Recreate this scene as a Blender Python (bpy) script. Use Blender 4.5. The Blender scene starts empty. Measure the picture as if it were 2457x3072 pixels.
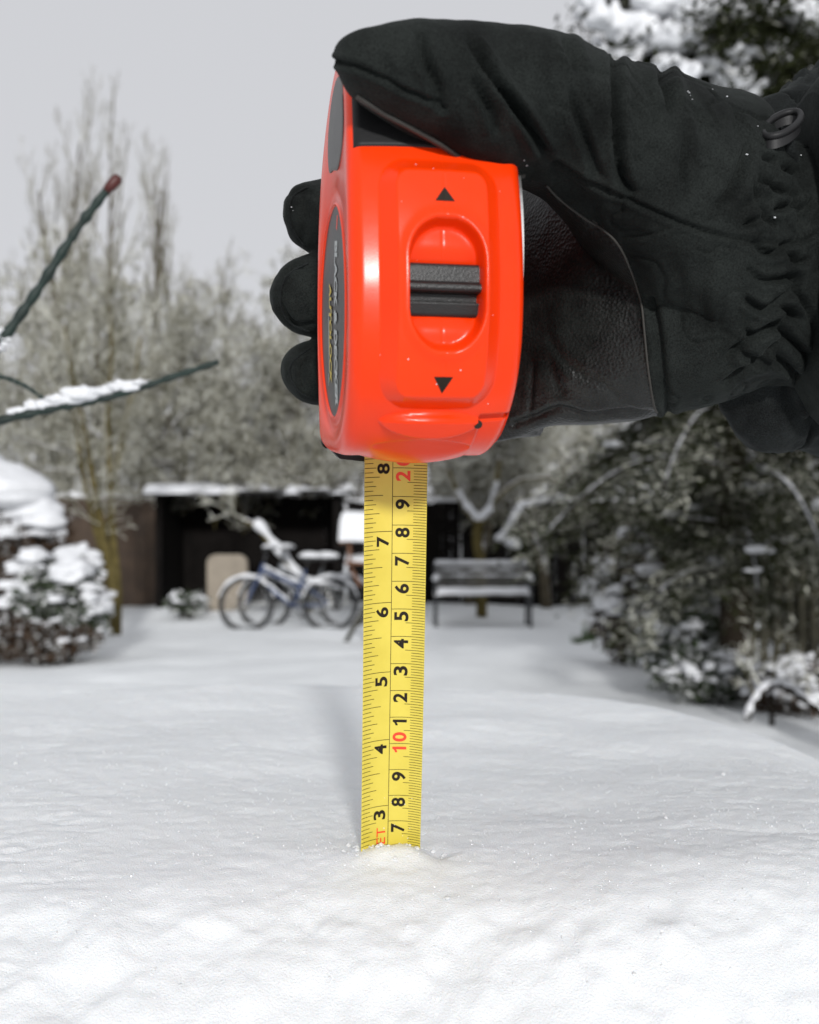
import bpy, bmesh, math, random
import numpy as np
from mathutils import Vector, Matrix, noise as mnoise

# ---------------------------------------------------------------- scene, camera, light
scene = bpy.context.scene
EYE = 0.93            # camera height above the snowy lawn, metres
FPX = 3024.0          # focal length in photograph pixels
HOR = 1650.0          # horizon row
CX = 1228.5

cam_data = bpy.data.cameras.new("camera")
cam = bpy.data.objects.new("camera", cam_data)
scene.collection.objects.link(cam)
cam.location = (0, 0, EYE)
cam.rotation_euler = (math.radians(90), 0, 0)
cam_data.sensor_fit = 'VERTICAL'
cam_data.sensor_height = 36.0
cam_data.sensor_width = 28.8
cam_data.lens = 36.0 * FPX / 3072.0
cam_data.shift_y = (HOR - 1536.0) / 3072.0
cam_data.clip_start = 0.01
cam_data.clip_end = 2000
cam_data.dof.use_dof = True
cam_data.dof.focus_distance = 0.342
cam_data.dof.aperture_fstop = 13.5
scene.camera = cam

SUN_EL, SUN_AZ = math.radians(14.5), math.radians(7.5)   # azimuth: to the right of straight behind the camera
world = bpy.data.worlds.new("World")
scene.world = world
world.use_nodes = True
wn, wl = world.node_tree.nodes, world.node_tree.links
wn.clear()
w_out = wn.new('ShaderNodeOutputWorld')
w_bg = wn.new('ShaderNodeBackground')
w_sky = wn.new('ShaderNodeTexSky')
w_sky.sky_type = 'NISHITA'
w_sky.sun_disc = False
w_sky.sun_elevation = SUN_EL
w_sky.sun_rotation = math.radians(180) - SUN_AZ
w_hsv = wn.new('ShaderNodeHueSaturation')
w_hsv.inputs['Saturation'].default_value = 0.1
w_mix = wn.new('ShaderNodeMix')
w_mix.data_type = 'RGBA'
w_mix.inputs[0].default_value = 0.93
w_mix.inputs[7].default_value = (5.75, 5.83, 6.12, 1)     # even overcast cloud
wl.new(w_sky.outputs[0], w_hsv.inputs['Color'])
wl.new(w_hsv.outputs[0], w_mix.inputs[6])
wl.new(w_mix.outputs[2], w_bg.inputs['Color'])
w_bg.inputs['Strength'].default_value = 0.1
wl.new(w_bg.outputs[0], w_out.inputs[0])

sun_data = bpy.data.lights.new("sun", 'SUN')
sun_data.energy = 2.5
sun_data.angle = math.radians(4.5)
sun_data.color = (1.0, 0.99, 0.975)
sun = bpy.data.objects.new("sun", sun_data)
scene.collection.objects.link(sun)
sdir = Vector((-math.sin(SUN_AZ) * math.cos(SUN_EL), math.cos(SUN_AZ) * math.cos(SUN_EL), -math.sin(SUN_EL)))
sun.rotation_euler = sdir.to_track_quat('-Z', 'Y').to_euler()
sun.location = (1, -5, 6)

scene.view_settings.view_transform = 'Standard'
scene.view_settings.look = 'None'
scene.view_settings.exposure = 0.17
scene.view_settings.gamma = 1.0
scene.render.engine = 'CYCLES'
scene.cycles.use_denoising = True
try:
    scene.cycles.denoiser = 'OPENIMAGEDENOISE'
except Exception:
    pass
scene.cycles.max_bounces = 6
scene.cycles.diffuse_bounces = 3
scene.cycles.caustics_reflective = False
scene.cycles.caustics_refractive = False

rng = random.Random(7)
nrng = np.random.default_rng(7)
COL = scene.collection

# ---------------------------------------------------------------- helpers
def P(px, py, D):
    """world point (metres) seen at photograph pixel px,py at distance D (metres)"""
    return Vector(((px - CX) / FPX * D, D, EYE - (py - HOR) / FPX * D))

def G(px, D, z=0.0):
    """point on the ground at distance D under photograph column px"""
    return Vector(((px - CX) / FPX * D, D, z))

def tag(o, label=None, cat=None, group=None, kind=None):
    if label: o["label"] = label
    if cat: o["category"] = cat
    if group: o["group"] = group
    if kind: o["kind"] = kind
    return o

def thing(name, loc, label, cat, group=None):
    o = bpy.data.objects.new(name, None)
    o.empty_display_size = 0.05
    COL.objects.link(o)
    o.location = loc
    return tag(o, label, cat, group)

def root_of(o):
    while o.parent is not None:
        o = o.parent
    return o

def add(name, verts, faces, mat, parent=None, smooth=True, loc=None):
    """mesh object from world-space vertices; children keep their thing's origin"""
    v = np.asarray(verts, dtype=np.float64).reshape(-1, 3)
    if parent is not None:
        off = np.array(root_of(parent).location)
    else:
        off = np.array(loc) if loc is not None else np.zeros(3)
    me = bpy.data.meshes.new(name)
    me.from_pydata((v - off).tolist(), [], faces if isinstance(faces, list) else faces.tolist())
    if smooth:
        me.polygons.foreach_set("use_smooth", [True] * len(me.polygons))
    me.update()
    o = bpy.data.objects.new(name, me)
    COL.objects.link(o)
    if mat is not None:
        if isinstance(mat, (list, tuple)):
            for m in mat: me.materials.append(m)
        else:
            me.materials.append(mat)
    if parent is not None:
        o.parent = parent
    else:
        o.location = off
    return o

class MB:
    """collects shapes, then becomes one mesh"""
    def __init__(self):
        self.v, self.f, self.n = [], [], 0
    def put(self, v, f):
        self.v.append(np.asarray(v, dtype=np.float64).reshape(-1, 3))
        if isinstance(f, np.ndarray): f = f.tolist()
        n = self.n
        self.f.extend([[i + n for i in q] for q in f])
        self.n += len(self.v[-1])
        return self
    def box(self, c, s, rot=None):
        c = np.array(c); s = np.array(s) / 2
        v = np.array([[x, y, z] for x in (-1, 1) for y in (-1, 1) for z in (-1, 1)], float) * s
        if rot is not None: v = v @ np.array(rot.to_matrix() if hasattr(rot, 'to_matrix') else rot).T
        return self.put(v + c, [[0, 1, 3, 2], [4, 6, 7, 5], [0, 4, 5, 1], [2, 3, 7, 6], [0, 2, 6, 4], [1, 5, 7, 3]])
    def beam(self, a, b, w, h, up=(0, 0, 1)):
        a, b = Vector(a), Vector(b); d = (b - a).normalized()
        s = d.cross(Vector(up)).normalized(); t = s.cross(d).normalized()
        M = np.array([d, s, t]).T
        L = (b - a).length
        v = np.array([[x, y, z] for x in (-.5, .5) for y in (-.5, .5) for z in (-.5, .5)], float) * np.array([L, w, h])
        v = v @ M.T + np.array((a + b) / 2)
        return self.put(v, [[0, 1, 3, 2], [4, 6, 7, 5], [0, 4, 5, 1], [2, 3, 7, 6], [0, 2, 6, 4], [1, 5, 7, 3]])
    def tube(self, pts, radii, sides=8, cap=True, squash=None):
        v, f = tube(pts, radii, sides, cap)
        return self.put(v, f)
    def build(self, name, mat, parent=None, smooth=False, loc=None):
        return add(name, np.concatenate(self.v), self.f, mat, parent, smooth, loc)

def tube(pts, radii, sides=8, cap=True, closed=False):
    pts = [Vector(p) for p in pts]
    n = len(pts)
    if not hasattr(radii, '__len__'): radii = [radii] * n
    V, F = [], []
    ref = None
    for i, p in enumerate(pts):
        if closed: d = pts[(i + 1) % n] - pts[i - 1]
        elif i == 0: d = pts[1] - pts[0]
        elif i == n - 1: d = pts[-1] - pts[-2]
        else: d = pts[i + 1] - pts[i - 1]
        d.normalize()
        if ref is None:
            ref = Vector((0, 0, 1)) if abs(d.z) < .9 else Vector((1, 0, 0))
        s = d.cross(ref)
        if s.length < 1e-6: s = d.orthogonal()
        s.normalize(); t = s.cross(d).normalized(); ref = t
        for k in range(sides):
            a = 2 * math.pi * k / sides
            V.append(p + (s * math.cos(a) + t * math.sin(a)) * radii[i])
    for i in range(n if closed else n - 1):
        for k in range(sides):
            a, b = i * sides + k, i * sides + (k + 1) % sides
            j = (i + 1) % n
            F.append([a, b, j * sides + (k + 1) % sides, j * sides + k])
    if cap and not closed:
        F.append(list(range(sides))[::-1]); F.append([(n - 1) * sides + k for k in range(sides)])
    return np.array(V), F

def catmull(pts, per=8, closed=False):
    pts = [np.array(p, float) for p in pts]
    n = len(pts); out = []
    rngi = range(n) if closed else range(n - 1)
    for i in rngi:
        if closed: p0, p1, p2, p3 = pts[i - 1], pts[i], pts[(i + 1) % n], pts[(i + 2) % n]
        else: p0, p1, p2, p3 = pts[max(i - 1, 0)], pts[i], pts[i + 1], pts[min(i + 2, n - 1)]
        for k in range(per):
            t = k / per
            out.append(.5 * ((2 * p1) + (p2 - p0) * t + (2 * p0 - 5 * p1 + 4 * p2 - p3) * t * t + (-p0 + 3 * p1 - 3 * p2 + p3) * t ** 3))
    if not closed: out.append(pts[-1])
    return np.array(out)

def vnoise(x, y, z=None, seed=0):
    """smooth value noise on arrays, about -1..1"""
    if z is None: z = np.zeros_like(x)
    def h(i, j, k):
        n = (i * 374761393 + j * 668265263 + k * 2147483647 + seed * 144665) & 0xffffffff
        n = ((n ^ (n >> 13)) * 1274126177) & 0xffffffff
        n = ((n ^ (n >> 16)) * 2246822519) & 0xffffffff
        return ((n ^ (n >> 15)) & 0xffff) / 32767.5 - 1
    xi, yi, zi = np.floor(x).astype(np.int64), np.floor(y).astype(np.int64), np.floor(z).astype(np.int64)
    fx, fy, fz = x - xi, y - yi, z - zi
    fx, fy, fz = [f * f * f * (f * (f * 6 - 15) + 10) for f in (fx, fy, fz)]
    r = 0
    for a in (0, 1):
        for b in (0, 1):
            for c in (0, 1):
                w = (fx if a else 1 - fx) * (fy if b else 1 - fy) * (fz if c else 1 - fz)
                r = r + w * h(xi + a, yi + b, zi + c)
    return r

def fbm(x, y, z=None, oct=4, seed=0, gain=.5):
    r, a, f = 0, 1., 1.
    for o in range(oct):
        r = r + a * vnoise(x * f, y * f, None if z is None else z * f, seed + o * 17)
        a *= gain; f *= 2.03
    return r

def smoothstep(a, b, x):
    t = np.clip((x - a) / (b - a), 0, 1)
    return t * t * (3 - 2 * t)

# ---------------------------------------------------------------- materials
def mat_base(name):
    m = bpy.data.materials.new(name); m.use_nodes = True
    nt = m.node_tree
    return m, nt, nt.nodes['Principled BSDF']

def tex_coord(nt, scale=1.0, kind='Object'):
    c = nt.nodes.new('ShaderNodeTexCoord')
    return c.outputs[kind]

def noise_node(nt, scale, detail=3, rough=.55, vec=None):
    n = nt.nodes.new('ShaderNodeTexNoise')
    n.inputs['Scale'].default_value = scale; n.inputs['Detail'].default_value = detail; n.inputs['Roughness'].default_value = rough
    nt.links.new(vec if vec is not None else tex_coord(nt), n.inputs['Vector'])
    return n

def ramp(nt, src, stops):
    r = nt.nodes.new('ShaderNodeValToRGB')
    el = r.color_ramp.elements
    while len(el) < len(stops): el.new(.5)
    for e, (p, c) in zip(el, stops):
        e.position = p; e.color = (*c, 1) if len(c) == 3 else c
    nt.links.new(src, r.inputs[0])
    return r.outputs[0]

def add_bump(nt, bsdf, src, strength=.3, dist=.001, prev=None):
    b = nt.nodes.new('ShaderNodeBump')
    b.inputs['Strength'].default_value = strength; b.inputs['Distance'].default_value = dist
    nt.links.new(src, b.inputs['Height'])
    if prev is not None: nt.links.new(prev, b.inputs['Normal'])
    nt.links.new(b.outputs[0], bsdf.inputs['Normal'])
    return b.outputs[0]

def simple(name, col, rough=.5, var=.12, scale=8., bump=0., bscale=60., bdist=.001, spec=.5, metallic=0., coat=0.):
    m, nt, b = mat_base(name)
    n = noise_node(nt, scale, 4)
    c2 = [max(0, c * (1 - var)) for c in col]; c3 = [min(1, c * (1 + var)) for c in col]
    nt.links.new(ramp(nt, n.outputs[0], [(.3, c2), (.7, c3)]), b.inputs['Base Color'])
    b.inputs['Roughness'].default_value = rough
    b.inputs['Specular IOR Level'].default_value = spec
    b.inputs['Metallic'].default_value = metallic
    if coat: b.inputs['Coat Weight'].default_value = coat
    if bump:
        add_bump(nt, b, noise_node(nt, bscale, 3).outputs[0], bump, bdist)
    return m

def frosted(name, col, snow=(.72, .73, .76), thr=.15, soft=.35, nscale=3., amount=.5, rough=.85, var=.3):
    """bark or leaves with snow lying on whatever faces upward"""
    m, nt, b = mat_base(name)
    geo = nt.nodes.new('ShaderNodeNewGeometry')
    sep = nt.nodes.new('ShaderNodeSeparateXYZ'); nt.links.new(geo.outputs['Normal'], sep.inputs[0])
    n = noise_node(nt, nscale, 3)
    ad = nt.nodes.new('ShaderNodeMath'); ad.operation = 'MULTIPLY_ADD'
    nt.links.new(n.outputs[0], ad.inputs[0]); ad.inputs[1].default_value = amount * 2; ad.inputs[2].default_value = -amount
    ad2 = nt.nodes.new('ShaderNodeMath'); nt.links.new(sep.outputs[2], ad2.inputs[0]); nt.links.new(ad.outputs[0], ad2.inputs[1])
    mr = nt.nodes.new('ShaderNodeMapRange'); nt.links.new(ad2.outputs[0], mr.inputs[0])
    mr.inputs[1].default_value = thr; mr.inputs[2].default_value = thr + soft
    n2 = noise_node(nt, nscale * 2.3, 3)
    bark = ramp(nt, n2.outputs[0], [(.3, [c * (1 - var) for c in col]), (.7, [c * (1 + var) for c in col])])
    mx = nt.nodes.new('ShaderNodeMix'); mx.data_type = 'RGBA'
    nt.links.new(mr.outputs[0], mx.inputs[0]); nt.links.new(bark, mx.inputs[6]); mx.inputs[7].default_value = (*snow, 1)
    nt.links.new(mx.outputs[2], b.inputs['Base Color'])
    b.inputs['Roughness'].default_value = rough; b.inputs['Specular IOR Level'].default_value = .08
    return m

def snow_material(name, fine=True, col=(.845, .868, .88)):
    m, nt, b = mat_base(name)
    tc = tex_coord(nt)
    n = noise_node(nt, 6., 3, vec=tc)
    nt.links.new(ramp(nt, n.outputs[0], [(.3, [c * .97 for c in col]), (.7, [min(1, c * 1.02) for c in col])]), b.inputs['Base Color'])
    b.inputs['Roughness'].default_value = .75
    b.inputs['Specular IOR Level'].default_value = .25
    if fine:
        n1 = noise_node(nt, 1500., 3, .65, tc)
        n0 = noise_node(nt, 190., 5, .65, tc)
        pb = add_bump(nt, b, n0.outputs[0], .40, .0010)
        add_bump(nt, b, n1.outputs[0], .8, .0008, pb)
        b.inputs['Subsurface Weight'].default_value = .35
        b.inputs['Subsurface Radius'].default_value = (.006, .007, .008)
        b.inputs['Subsurface Scale'].default_value = 1.0
    else:
        add_bump(nt, b, noise_node(nt, 14., 4, .6, tc).outputs[0], .35, .03)
    return m

M = {}
M['snow'] = snow_material('snow_powder')
M['snow_far'] = snow_material('snow_distant', False)
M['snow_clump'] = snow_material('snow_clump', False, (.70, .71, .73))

def red_plastic():
    m, nt, b = mat_base('red_plastic')
    tc = tex_coord(nt)
    n = noise_node(nt, 40., 3, vec=tc)
    nt.links.new(ramp(nt, n.outputs[0], [(.3, (.80, .036, .0015)), (.7, (.86, .043, .002))]), b.inputs['Base Color'])
    n2 = noise_node(nt, 260., 3, vec=tc)
    r = nt.nodes.new('ShaderNodeMapRange'); nt.links.new(n2.outputs[0], r.inputs[0])
    r.inputs[3].default_value = .2; r.inputs[4].default_value = .28
    nt.links.new(r.outputs[0], b.inputs['Roughness'])
    b.inputs['Specular IOR Level'].default_value = .28
    add_bump(nt, b, noise_node(nt, 2600., 2, vec=tc).outputs[0], .06, .0002)
    return m
M['red'] = red_plastic()
M['black_rubber'] = simple('black_rubber', (.012, .012, .0125), .5, .15, 60, .25, 1500, .0002, .25)
M['grey_rubber'] = simple('grey_rubber', (.09, .088, .085), .5, .12, 90, .15, 1800, .0002)
M['label_face'] = simple('label_face', (.032, .033, .032), .42, .12, 80, .1, 2000, .0001)
M['black_plastic'] = simple('black_plastic', (.016, .016, .0155), .34, .15, 120, .35, 2200, .0003, .35)
M['print_black'] = simple('print_black', (.020, .015, .011), .6, .1, 200, spec=.12)
M['print_red'] = simple('print_red', (.80, .045, .015), .45, .08, 200)
M['print_grey'] = simple('print_grey', (.42, .44, .43), .5, .1, 200)
M['print_yellow'] = simple('print_yellow', (.5, .38, .04), .5, .1, 200)
M['steel'] = simple('steel', (.55, .55, .54), .28, .1, 100, metallic=1.)
def blade_mat():
    m, nt, b = mat_base('blade_yellow')
    tc = tex_coord(nt)
    n = noise_node(nt, 70., 4, vec=tc)
    nt.links.new(ramp(nt, n.outputs[0], [(.3, (.60, .485, .060)), (.7, (.67, .55, .080))]), b.inputs['Base Color'])
    b.inputs['Roughness'].default_value = .38
    b.inputs['Coat Weight'].default_value = .15
    return m
M['blade'] = blade_mat()

def fabric_mat(name, col, leather=False):
    m, nt, b = mat_base(name)
    tc = tex_coord(nt)
    n = noise_node(nt, 55. if not leather else 90., 4, vec=tc)
    nf = noise_node(nt, 2200., 2, vec=tc)
    mx = nt.nodes.new('ShaderNodeMath'); mx.operation = 'MULTIPLY'
    nt.links.new(n.outputs[0], mx.inputs[0]); nt.links.new(nf.outputs[0], mx.inputs[1])
    nt.links.new(ramp(nt, mx.outputs[0], [(.14, [c * .35 for c in col]), (.38, [c * 1.9 for c in col])]), b.inputs['Base Color'])
    if leather:
        b.inputs['Roughness'].default_value = .42
        b.inputs['Specular IOR Level'].default_value = .35
        v = nt.nodes.new('ShaderNodeTexVoronoi'); v.inputs['Scale'].default_value = 900.
        nt.links.new(tc, v.inputs['Vector'])
        pb = add_bump(nt, b, v.outputs['Distance'], .45, .0005)
        add_bump(nt, b, noise_node(nt, 160., 3, vec=tc).outputs[0], .15, .001, pb)
    else:
        b.inputs['Roughness'].default_value = .8
        b.inputs['Specular IOR Level'].default_value = .10
        b.inputs['Sheen Weight'].default_value = .03
        b.inputs['Sheen Roughness'].default_value = .4
        b.inputs['Sheen Tint'].default_value = (.75, .85, .8, 1)
        pb = add_bump(nt, b, noise_node(nt, 2600., 2, .6, tc).outputs[0], .5, .0004)
        add_bump(nt, b, noise_node(nt, 130., 4, .55, tc).outputs[0], .35, .0015, pb)
    return m
M['glove'] = fabric_mat('glove_softshell', (.009, .0106, .0098))
M['leather'] = fabric_mat('glove_leather', (.010, .0108, .010), True)
M['sleeve'] = fabric_mat('sleeve_fabric', (.010, .0115, .0115))
M['piping'] = simple('seam_piping', (.026, .024, .02), .65, .2, 300, .3, 3000, .0002)

M['bark_frost'] = frosted('frosted_bark', (.085, .072, .05), thr=.05, soft=.4, amount=.45)
M['twig_frost'] = frosted('frosted_twig', (.070, .060, .024), snow=(.80, .80, .72), thr=.0, soft=.35, nscale=3.2, amount=.95)
M['twig_far'] = frosted('frosted_far_twig', (.10, .085, .048), snow=(.6, .6, .56), thr=-.1, soft=.5, nscale=3., amount=.6)
M['bark_green'] = frosted('mossy_bark', (.10, .08, .03), thr=.35, soft=.3, nscale=5., amount=.35)
M['bark_dark'] = frosted('dark_bark', (.018, .014, .010), thr=.45, soft=.3, nscale=4., amount=.35)
M['leaf_dark'] = frosted('dark_needles', (.018, .021, .008), snow=(.62, .62, .53), thr=.60, soft=.35, nscale=2.6, amount=.95)
M['leaf_mid'] = frosted('evergreen_leaf', (.03, .045, .018), snow=(.62, .63, .62), thr=.45, soft=.25, nscale=3., amount=.5)
M['leaf_brown'] = frosted('russet_leaf', (.055, .035, .022), snow=(.64, .65, .64), thr=.7, soft=.3, nscale=3., amount=.6)
M['grass'] = simple('grass_blade', (.06, .10, .03), .6, .3, 20)
M['fence_brown'] = simple('fence_brown', (.045, .028, .017), .8, .35, 5, .4, 40, .004)
M['fence_dark'] = simple('fence_dark', (.006, .005, .0045), .9, .35, 5, .4, 40, .004, .1)
M['fence_green'] = simple('fence_weathered', (.03, .027, .014), .8, .35, 6, .4, 40, .004)
M['bench_wood'] = simple('bench_wood', (.10, .097, .088), .75, .3, 9, .4, 60, .003)
M['iron'] = simple('cast_iron', (.035, .037, .04), .5, .2, 20)
M['bike_blue'] = simple('bike_blue', (.035, .06, .14), .35, .12, 10)
M['bike_red'] = simple('bike_red', (.25, .02, .015), .4, .12, 10)
M['bike_grey'] = simple('bike_grey', (.10, .11, .12), .4, .12, 10)
M['tyre'] = simple('tyre_rubber', (.02, .02, .02), .8, .2, 30)
M['beige'] = simple('beige_stone', (.25, .215, .17), .8, .15, 6, .4, 50, .004)
M['table_wood'] = simple('table_wood', (.13, .075, .04), .6, .25, 10, .3, 70, .002)
M['twig_green'] = simple('dark_green_stem', (.0035, .015, .011), .6, .35, 60, .6, 220, .0015)
M['twig_red'] = simple('red_bud', (.06, .009, .006), .5, .3, 60)
M['bird_wood'] = simple('bird_table_wood', (.13, .055, .025), .7, .3, 10, .3, 60, .003)
M['pole_grey'] = simple('painted_pole', (.34, .34, .35), .5, .1, 4)
M['brick'] = simple('old_brick', (.2, .12, .085), .85, .25, 4, .4, 30, .006)

# ---------------------------------------------------------------- ground
def grid_mesh(xs, ys, zfun):
    X, Y = np.meshgrid(xs, ys)
    Z = zfun(X, Y)
    v = np.stack([X, Y, Z], -1).reshape(-1, 3)
    nx, ny = len(xs), len(ys)
    i = np.arange((ny - 1) * (nx - 1)); r, c = i // (nx - 1), i % (nx - 1)
    a = r * nx + c
    return v, np.stack([a, a + 1, a + nx + 1, a + nx], 1)

def ground_z(X, Y):
    near = np.exp(-((Y - 9) / 14) ** 2 - (X / 12) ** 2)
    z = .045 * fbm(X * .45, Y * .45, oct=4, seed=3) * near + .012 * fbm(X * 2.2, Y * 2.2, oct=3, seed=9) * near
    # banked snow below the hedges at the far end and on the right
    z += .12 * smoothstep(12.6, 14.5, Y) * np.exp(-(X / 12) ** 2)
    z += .10 * smoothstep(2.0, 3.2, X) * np.exp(-((Y - 7) / 5) ** 2)
    return z
gx = np.concatenate([-np.geomspace(300, 6.2, 26), np.linspace(-6, 6, 150), np.geomspace(6.2, 300, 26)])
gy = np.concatenate([-np.geomspace(120, 2.2, 14), np.linspace(-2, 18, 220), np.geomspace(18.3, 600, 30)])
v, f = grid_mesh(gx, gy, ground_z)
ground = add('ground', v, f, M['snow_far'])
tag(ground, 'snow covered lawn stretching back to the hedge', None, kind='structure')

# ---------------------------------------------------------------- garden table and the snow on it
SNOW_Z = EYE - 0.112           # top of the snow beside the blade
TOP_Z = SNOW_Z - 0.062
tcx, tcy = -0.255, 0.560        # centre of the oval top
ta, tb, tp = 0.515, 0.320, 3.1  # half axes and squareness

def table_sdf(X, Y, grow=0.):
    k = (np.abs((X - tcx) / (ta + grow)) ** tp + np.abs((Y - tcy) / (tb + grow)) ** tp) ** (1 / tp)
    return (1 - k) * (tb + grow)   # >0 inside, roughly metres near the rim

table = thing('garden_table', (tcx, tcy, 0), 'garden table hidden under the thick layer of snow', 'table')
def oval_ring(z, grow):
    out = []
    for k in range(96):
        a = 2 * math.pi * k / 96
        c, s = math.cos(a), math.sin(a)
        out.append((tcx + (ta + grow) * math.copysign(abs(c) ** (2 / tp), c), tcy + (tb + grow) * math.copysign(abs(s) ** (2 / tp), s), z))
    return out
rings = [oval_ring(TOP_Z - .03, -.012), oval_ring(TOP_Z - .027, -.002), oval_ring(TOP_Z - .004, -.002), oval_ring(TOP_Z, -.012)]
V = [p for r in rings for p in r]
F = [[i * 96 + k, i * 96 + (k + 1) % 96, (i + 1) * 96 + (k + 1) % 96, (i + 1) * 96 + k] for i in range(3) for k in range(96)]
F += [list(range(96))[::-1], list(range(288, 384))]
add('tabletop', V, F, M['table_wood'], table, smooth=False)
mb = MB()
for s in (-1, 1):
    mb.box((tcx, tcy + s * .22, TOP_Z - .075), (.62, .022, .08))
    mb.box((tcx + s * .31, tcy, TOP_Z - .0755), (.022, .418, .079))
mb.build('apron', M['table_wood'], table)
for sx in (-1, 1):
    for sy in (-1, 1):
        m_ = MB()
        m_.beam((tcx + sx * .33, tcy + sy * .24, -.03), (tcx + sx * .285, tcy + sy * .2, TOP_Z - .032), .05, .05, (0, 1, 0))
        m_.build('leg', M['table_wood'], table)

BX, BY = P(1167, 2535, .373).x, .373     # where the blade enters the snow
def snow_h(X, Y):
    d = table_sdf(X, Y, .022)
    R = .065
    edge = np.sqrt(np.clip(1 - (1 - np.clip(d, 0, R) / R) ** 2, 0, 1))
    edge = np.where(d <= 0, 0, edge)
    base = SNOW_Z - TOP_Z
    h = base * edge
    # long shallow ripples, lumps and grain of settled powder
    w = np.clip(edge, 0, 1)
    h = h + w * (.0032 * fbm(X * 7 + 3, Y * 9, oct=2, seed=21)
                 + .00075 * fbm(X * 22, Y * 34, oct=2, seed=5)
                 + .00022 * fbm(X * 110, Y * 120, oct=2, seed=8))
    cr = fbm(X * 24 + 5, Y * 62, oct=3, seed=31)          # thin crust lines
    h = h - w * .0007 * np.exp(-(cr / .12) ** 2) * smoothstep(-.2, .6, fbm(X * 6, Y * 6, oct=2, seed=77))
    g = .00028 * fbm(X * 330, Y * 330, oct=2, seed=11)
    h = h + w * g
    # front part slumps towards the near rim
    yb = .338 + .006 * fbm(X * 9, X * 0 + 3, oct=2, seed=44)
    h = h - np.minimum(.62 * .012 * np.log1p(np.exp(np.clip((yb - Y) / .012, -40, 40))), .058) * w
    h = h + w * .0016 * fbm(X * 60, Y * 60, oct=3, seed=66) * smoothstep(.345, .325, Y)
    # mound pushed up round the blade, small pit beside it
    h = h + w * (.0040 * np.exp(-(((X - BX - .003) / .018) ** 2 + ((Y - BY + .006) / .008) ** 2))
                 - .003 * np.exp(-(((X - BX - .0175) / .006) ** 2 + ((Y - BY + .003) / .007) ** 2))
                 - .0008 * np.exp(-(((X - BX + .014) / .009) ** 2 + ((Y - BY + .004) / .006) ** 2)))
    return TOP_Z + .0005 + np.where(d <= 0, -.004, np.maximum(h, 0.0))
# near field is finer than the far rim
ys = [tcy - tb - .03]
while ys[-1] < tcy + tb + .03: ys.append(ys[-1] + .0013 * max(.9, ys[-1] / .36))
xa = np.arange(tcx - ta - .03, -.30, .0032); xb = np.arange(-.30, tcx + ta + .031, .00165)
xs = np.concatenate([xa, xb])
v, f = grid_mesh(xs, np.array(ys), snow_h)
inside = table_sdf(v[:, 0], v[:, 1], .022) > -.006
keep = inside[f].any(1)
f = f[keep]
used, inv = np.unique(f, return_inverse=True)
v = v[used]; f = inv.reshape(f.shape)
snow_cover = add('snow_cover', v, f, M['snow'], loc=(tcx, tcy, TOP_Z))
tag(snow_cover, 'thick rippled snow lying on the garden table round the yellow tape', 'snow', kind='stuff')

# ---------------------------------------------------------------- fences and shed at the far end
def snow_lump(mb, c, s, seed=0, sub=2, amp=.18):
    bm = bmesh.new(); bmesh.ops.create_icosphere(bm, subdivisions=sub, radius=1)
    v = np.array([q.co[:] for q in bm.verts]); f = [[q.index for q in p.verts] for p in bm.faces]; bm.free()
    n = fbm(v[:, 0] * 1.3 + seed * 3.1, v[:, 1] * 1.3 + seed, v[:, 2] * 1.3, oct=3, seed=seed % 97)
    v = v * (1 + amp * n)[:, None]
    v[:, 2] = np.where(v[:, 2] < 0, v[:, 2] * .45, v[:, 2])
    mb.put(v * np.array(s) + np.array(c), f)

def board_fence(name, x0, x1, D, h, mat, label, width=.145, snow=True, wob=.02, seed=1, cat='fence'):
    r = random.Random(seed)
    t = thing(name, ((x0 + x1) / 2, D, 0), label, cat)
    n = int(round((x1 - x0) / width))
    for i in range(n):
        x = x0 + (i + .5) * (x1 - x0) / n
        hh = h + r.uniform(-wob, wob)
        m_ = MB(); m_.box((x + r.uniform(-.004, .004), D + r.uniform(-.008, .008), hh / 2 - .05), ((x1 - x0) / n - (.003 if width > .1 else .03), .02, hh + .1))
        m_.build('board', mat, t)
    for z in (.35, h - .3):
        m_ = MB(); m_.box(((x0 + x1) / 2, D + .045, z), (x1 - x0, .05, .08)); m_.build('rail', mat, t)
    k = max(2, int((x1 - x0) / 1.8) + 1)
    for i in range(k):
        x = x0 + .05 + i * (x1 - x0 - .1) / (k - 1)
        m_ = MB(); m_.box((x, D + .12, h / 2 - .06), (.09, .09, h + .08)); m_.build('post', mat, t)
    if snow:
        xs_ = np.linspace(x0, x1, int((x1 - x0) / .03) + 2)
        mbs = MB()
        prof = .035 + .03 * fbm(xs_ * 2.2, xs_ * 0, oct=3, seed=seed + 40)
        V, F = [], []
        for x, p in zip(xs_, prof):
            for a in range(7):
                an = math.pi * a / 6
                V.append((x, D + .045 * math.cos(an), h + wob - .004 + max(.01, p) * math.sin(an) * 1.6))
        for i in range(len(xs_) - 1):
            for a in range(6):
                F.append([i * 7 + a, i * 7 + a + 1, (i + 1) * 7 + a + 1, (i + 1) * 7 + a])
        F += [list(range(7)), list(range((len(xs_) - 1) * 7, len(xs_) * 7))[::-1]]
        add('snow', V, F, M['snow_clump'], t)
    return t

board_fence('board_fence', -7.2, -3.55, 15.3, 1.72, M['fence_brown'], 'brown board fence behind the mossy stemmed tree', seed=4)
board_fence('board_fence', -.95, 5.4, 15.4, 1.66, M['fence_dark'], 'black board fence behind the bench and the forked tree', seed=6)

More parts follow.
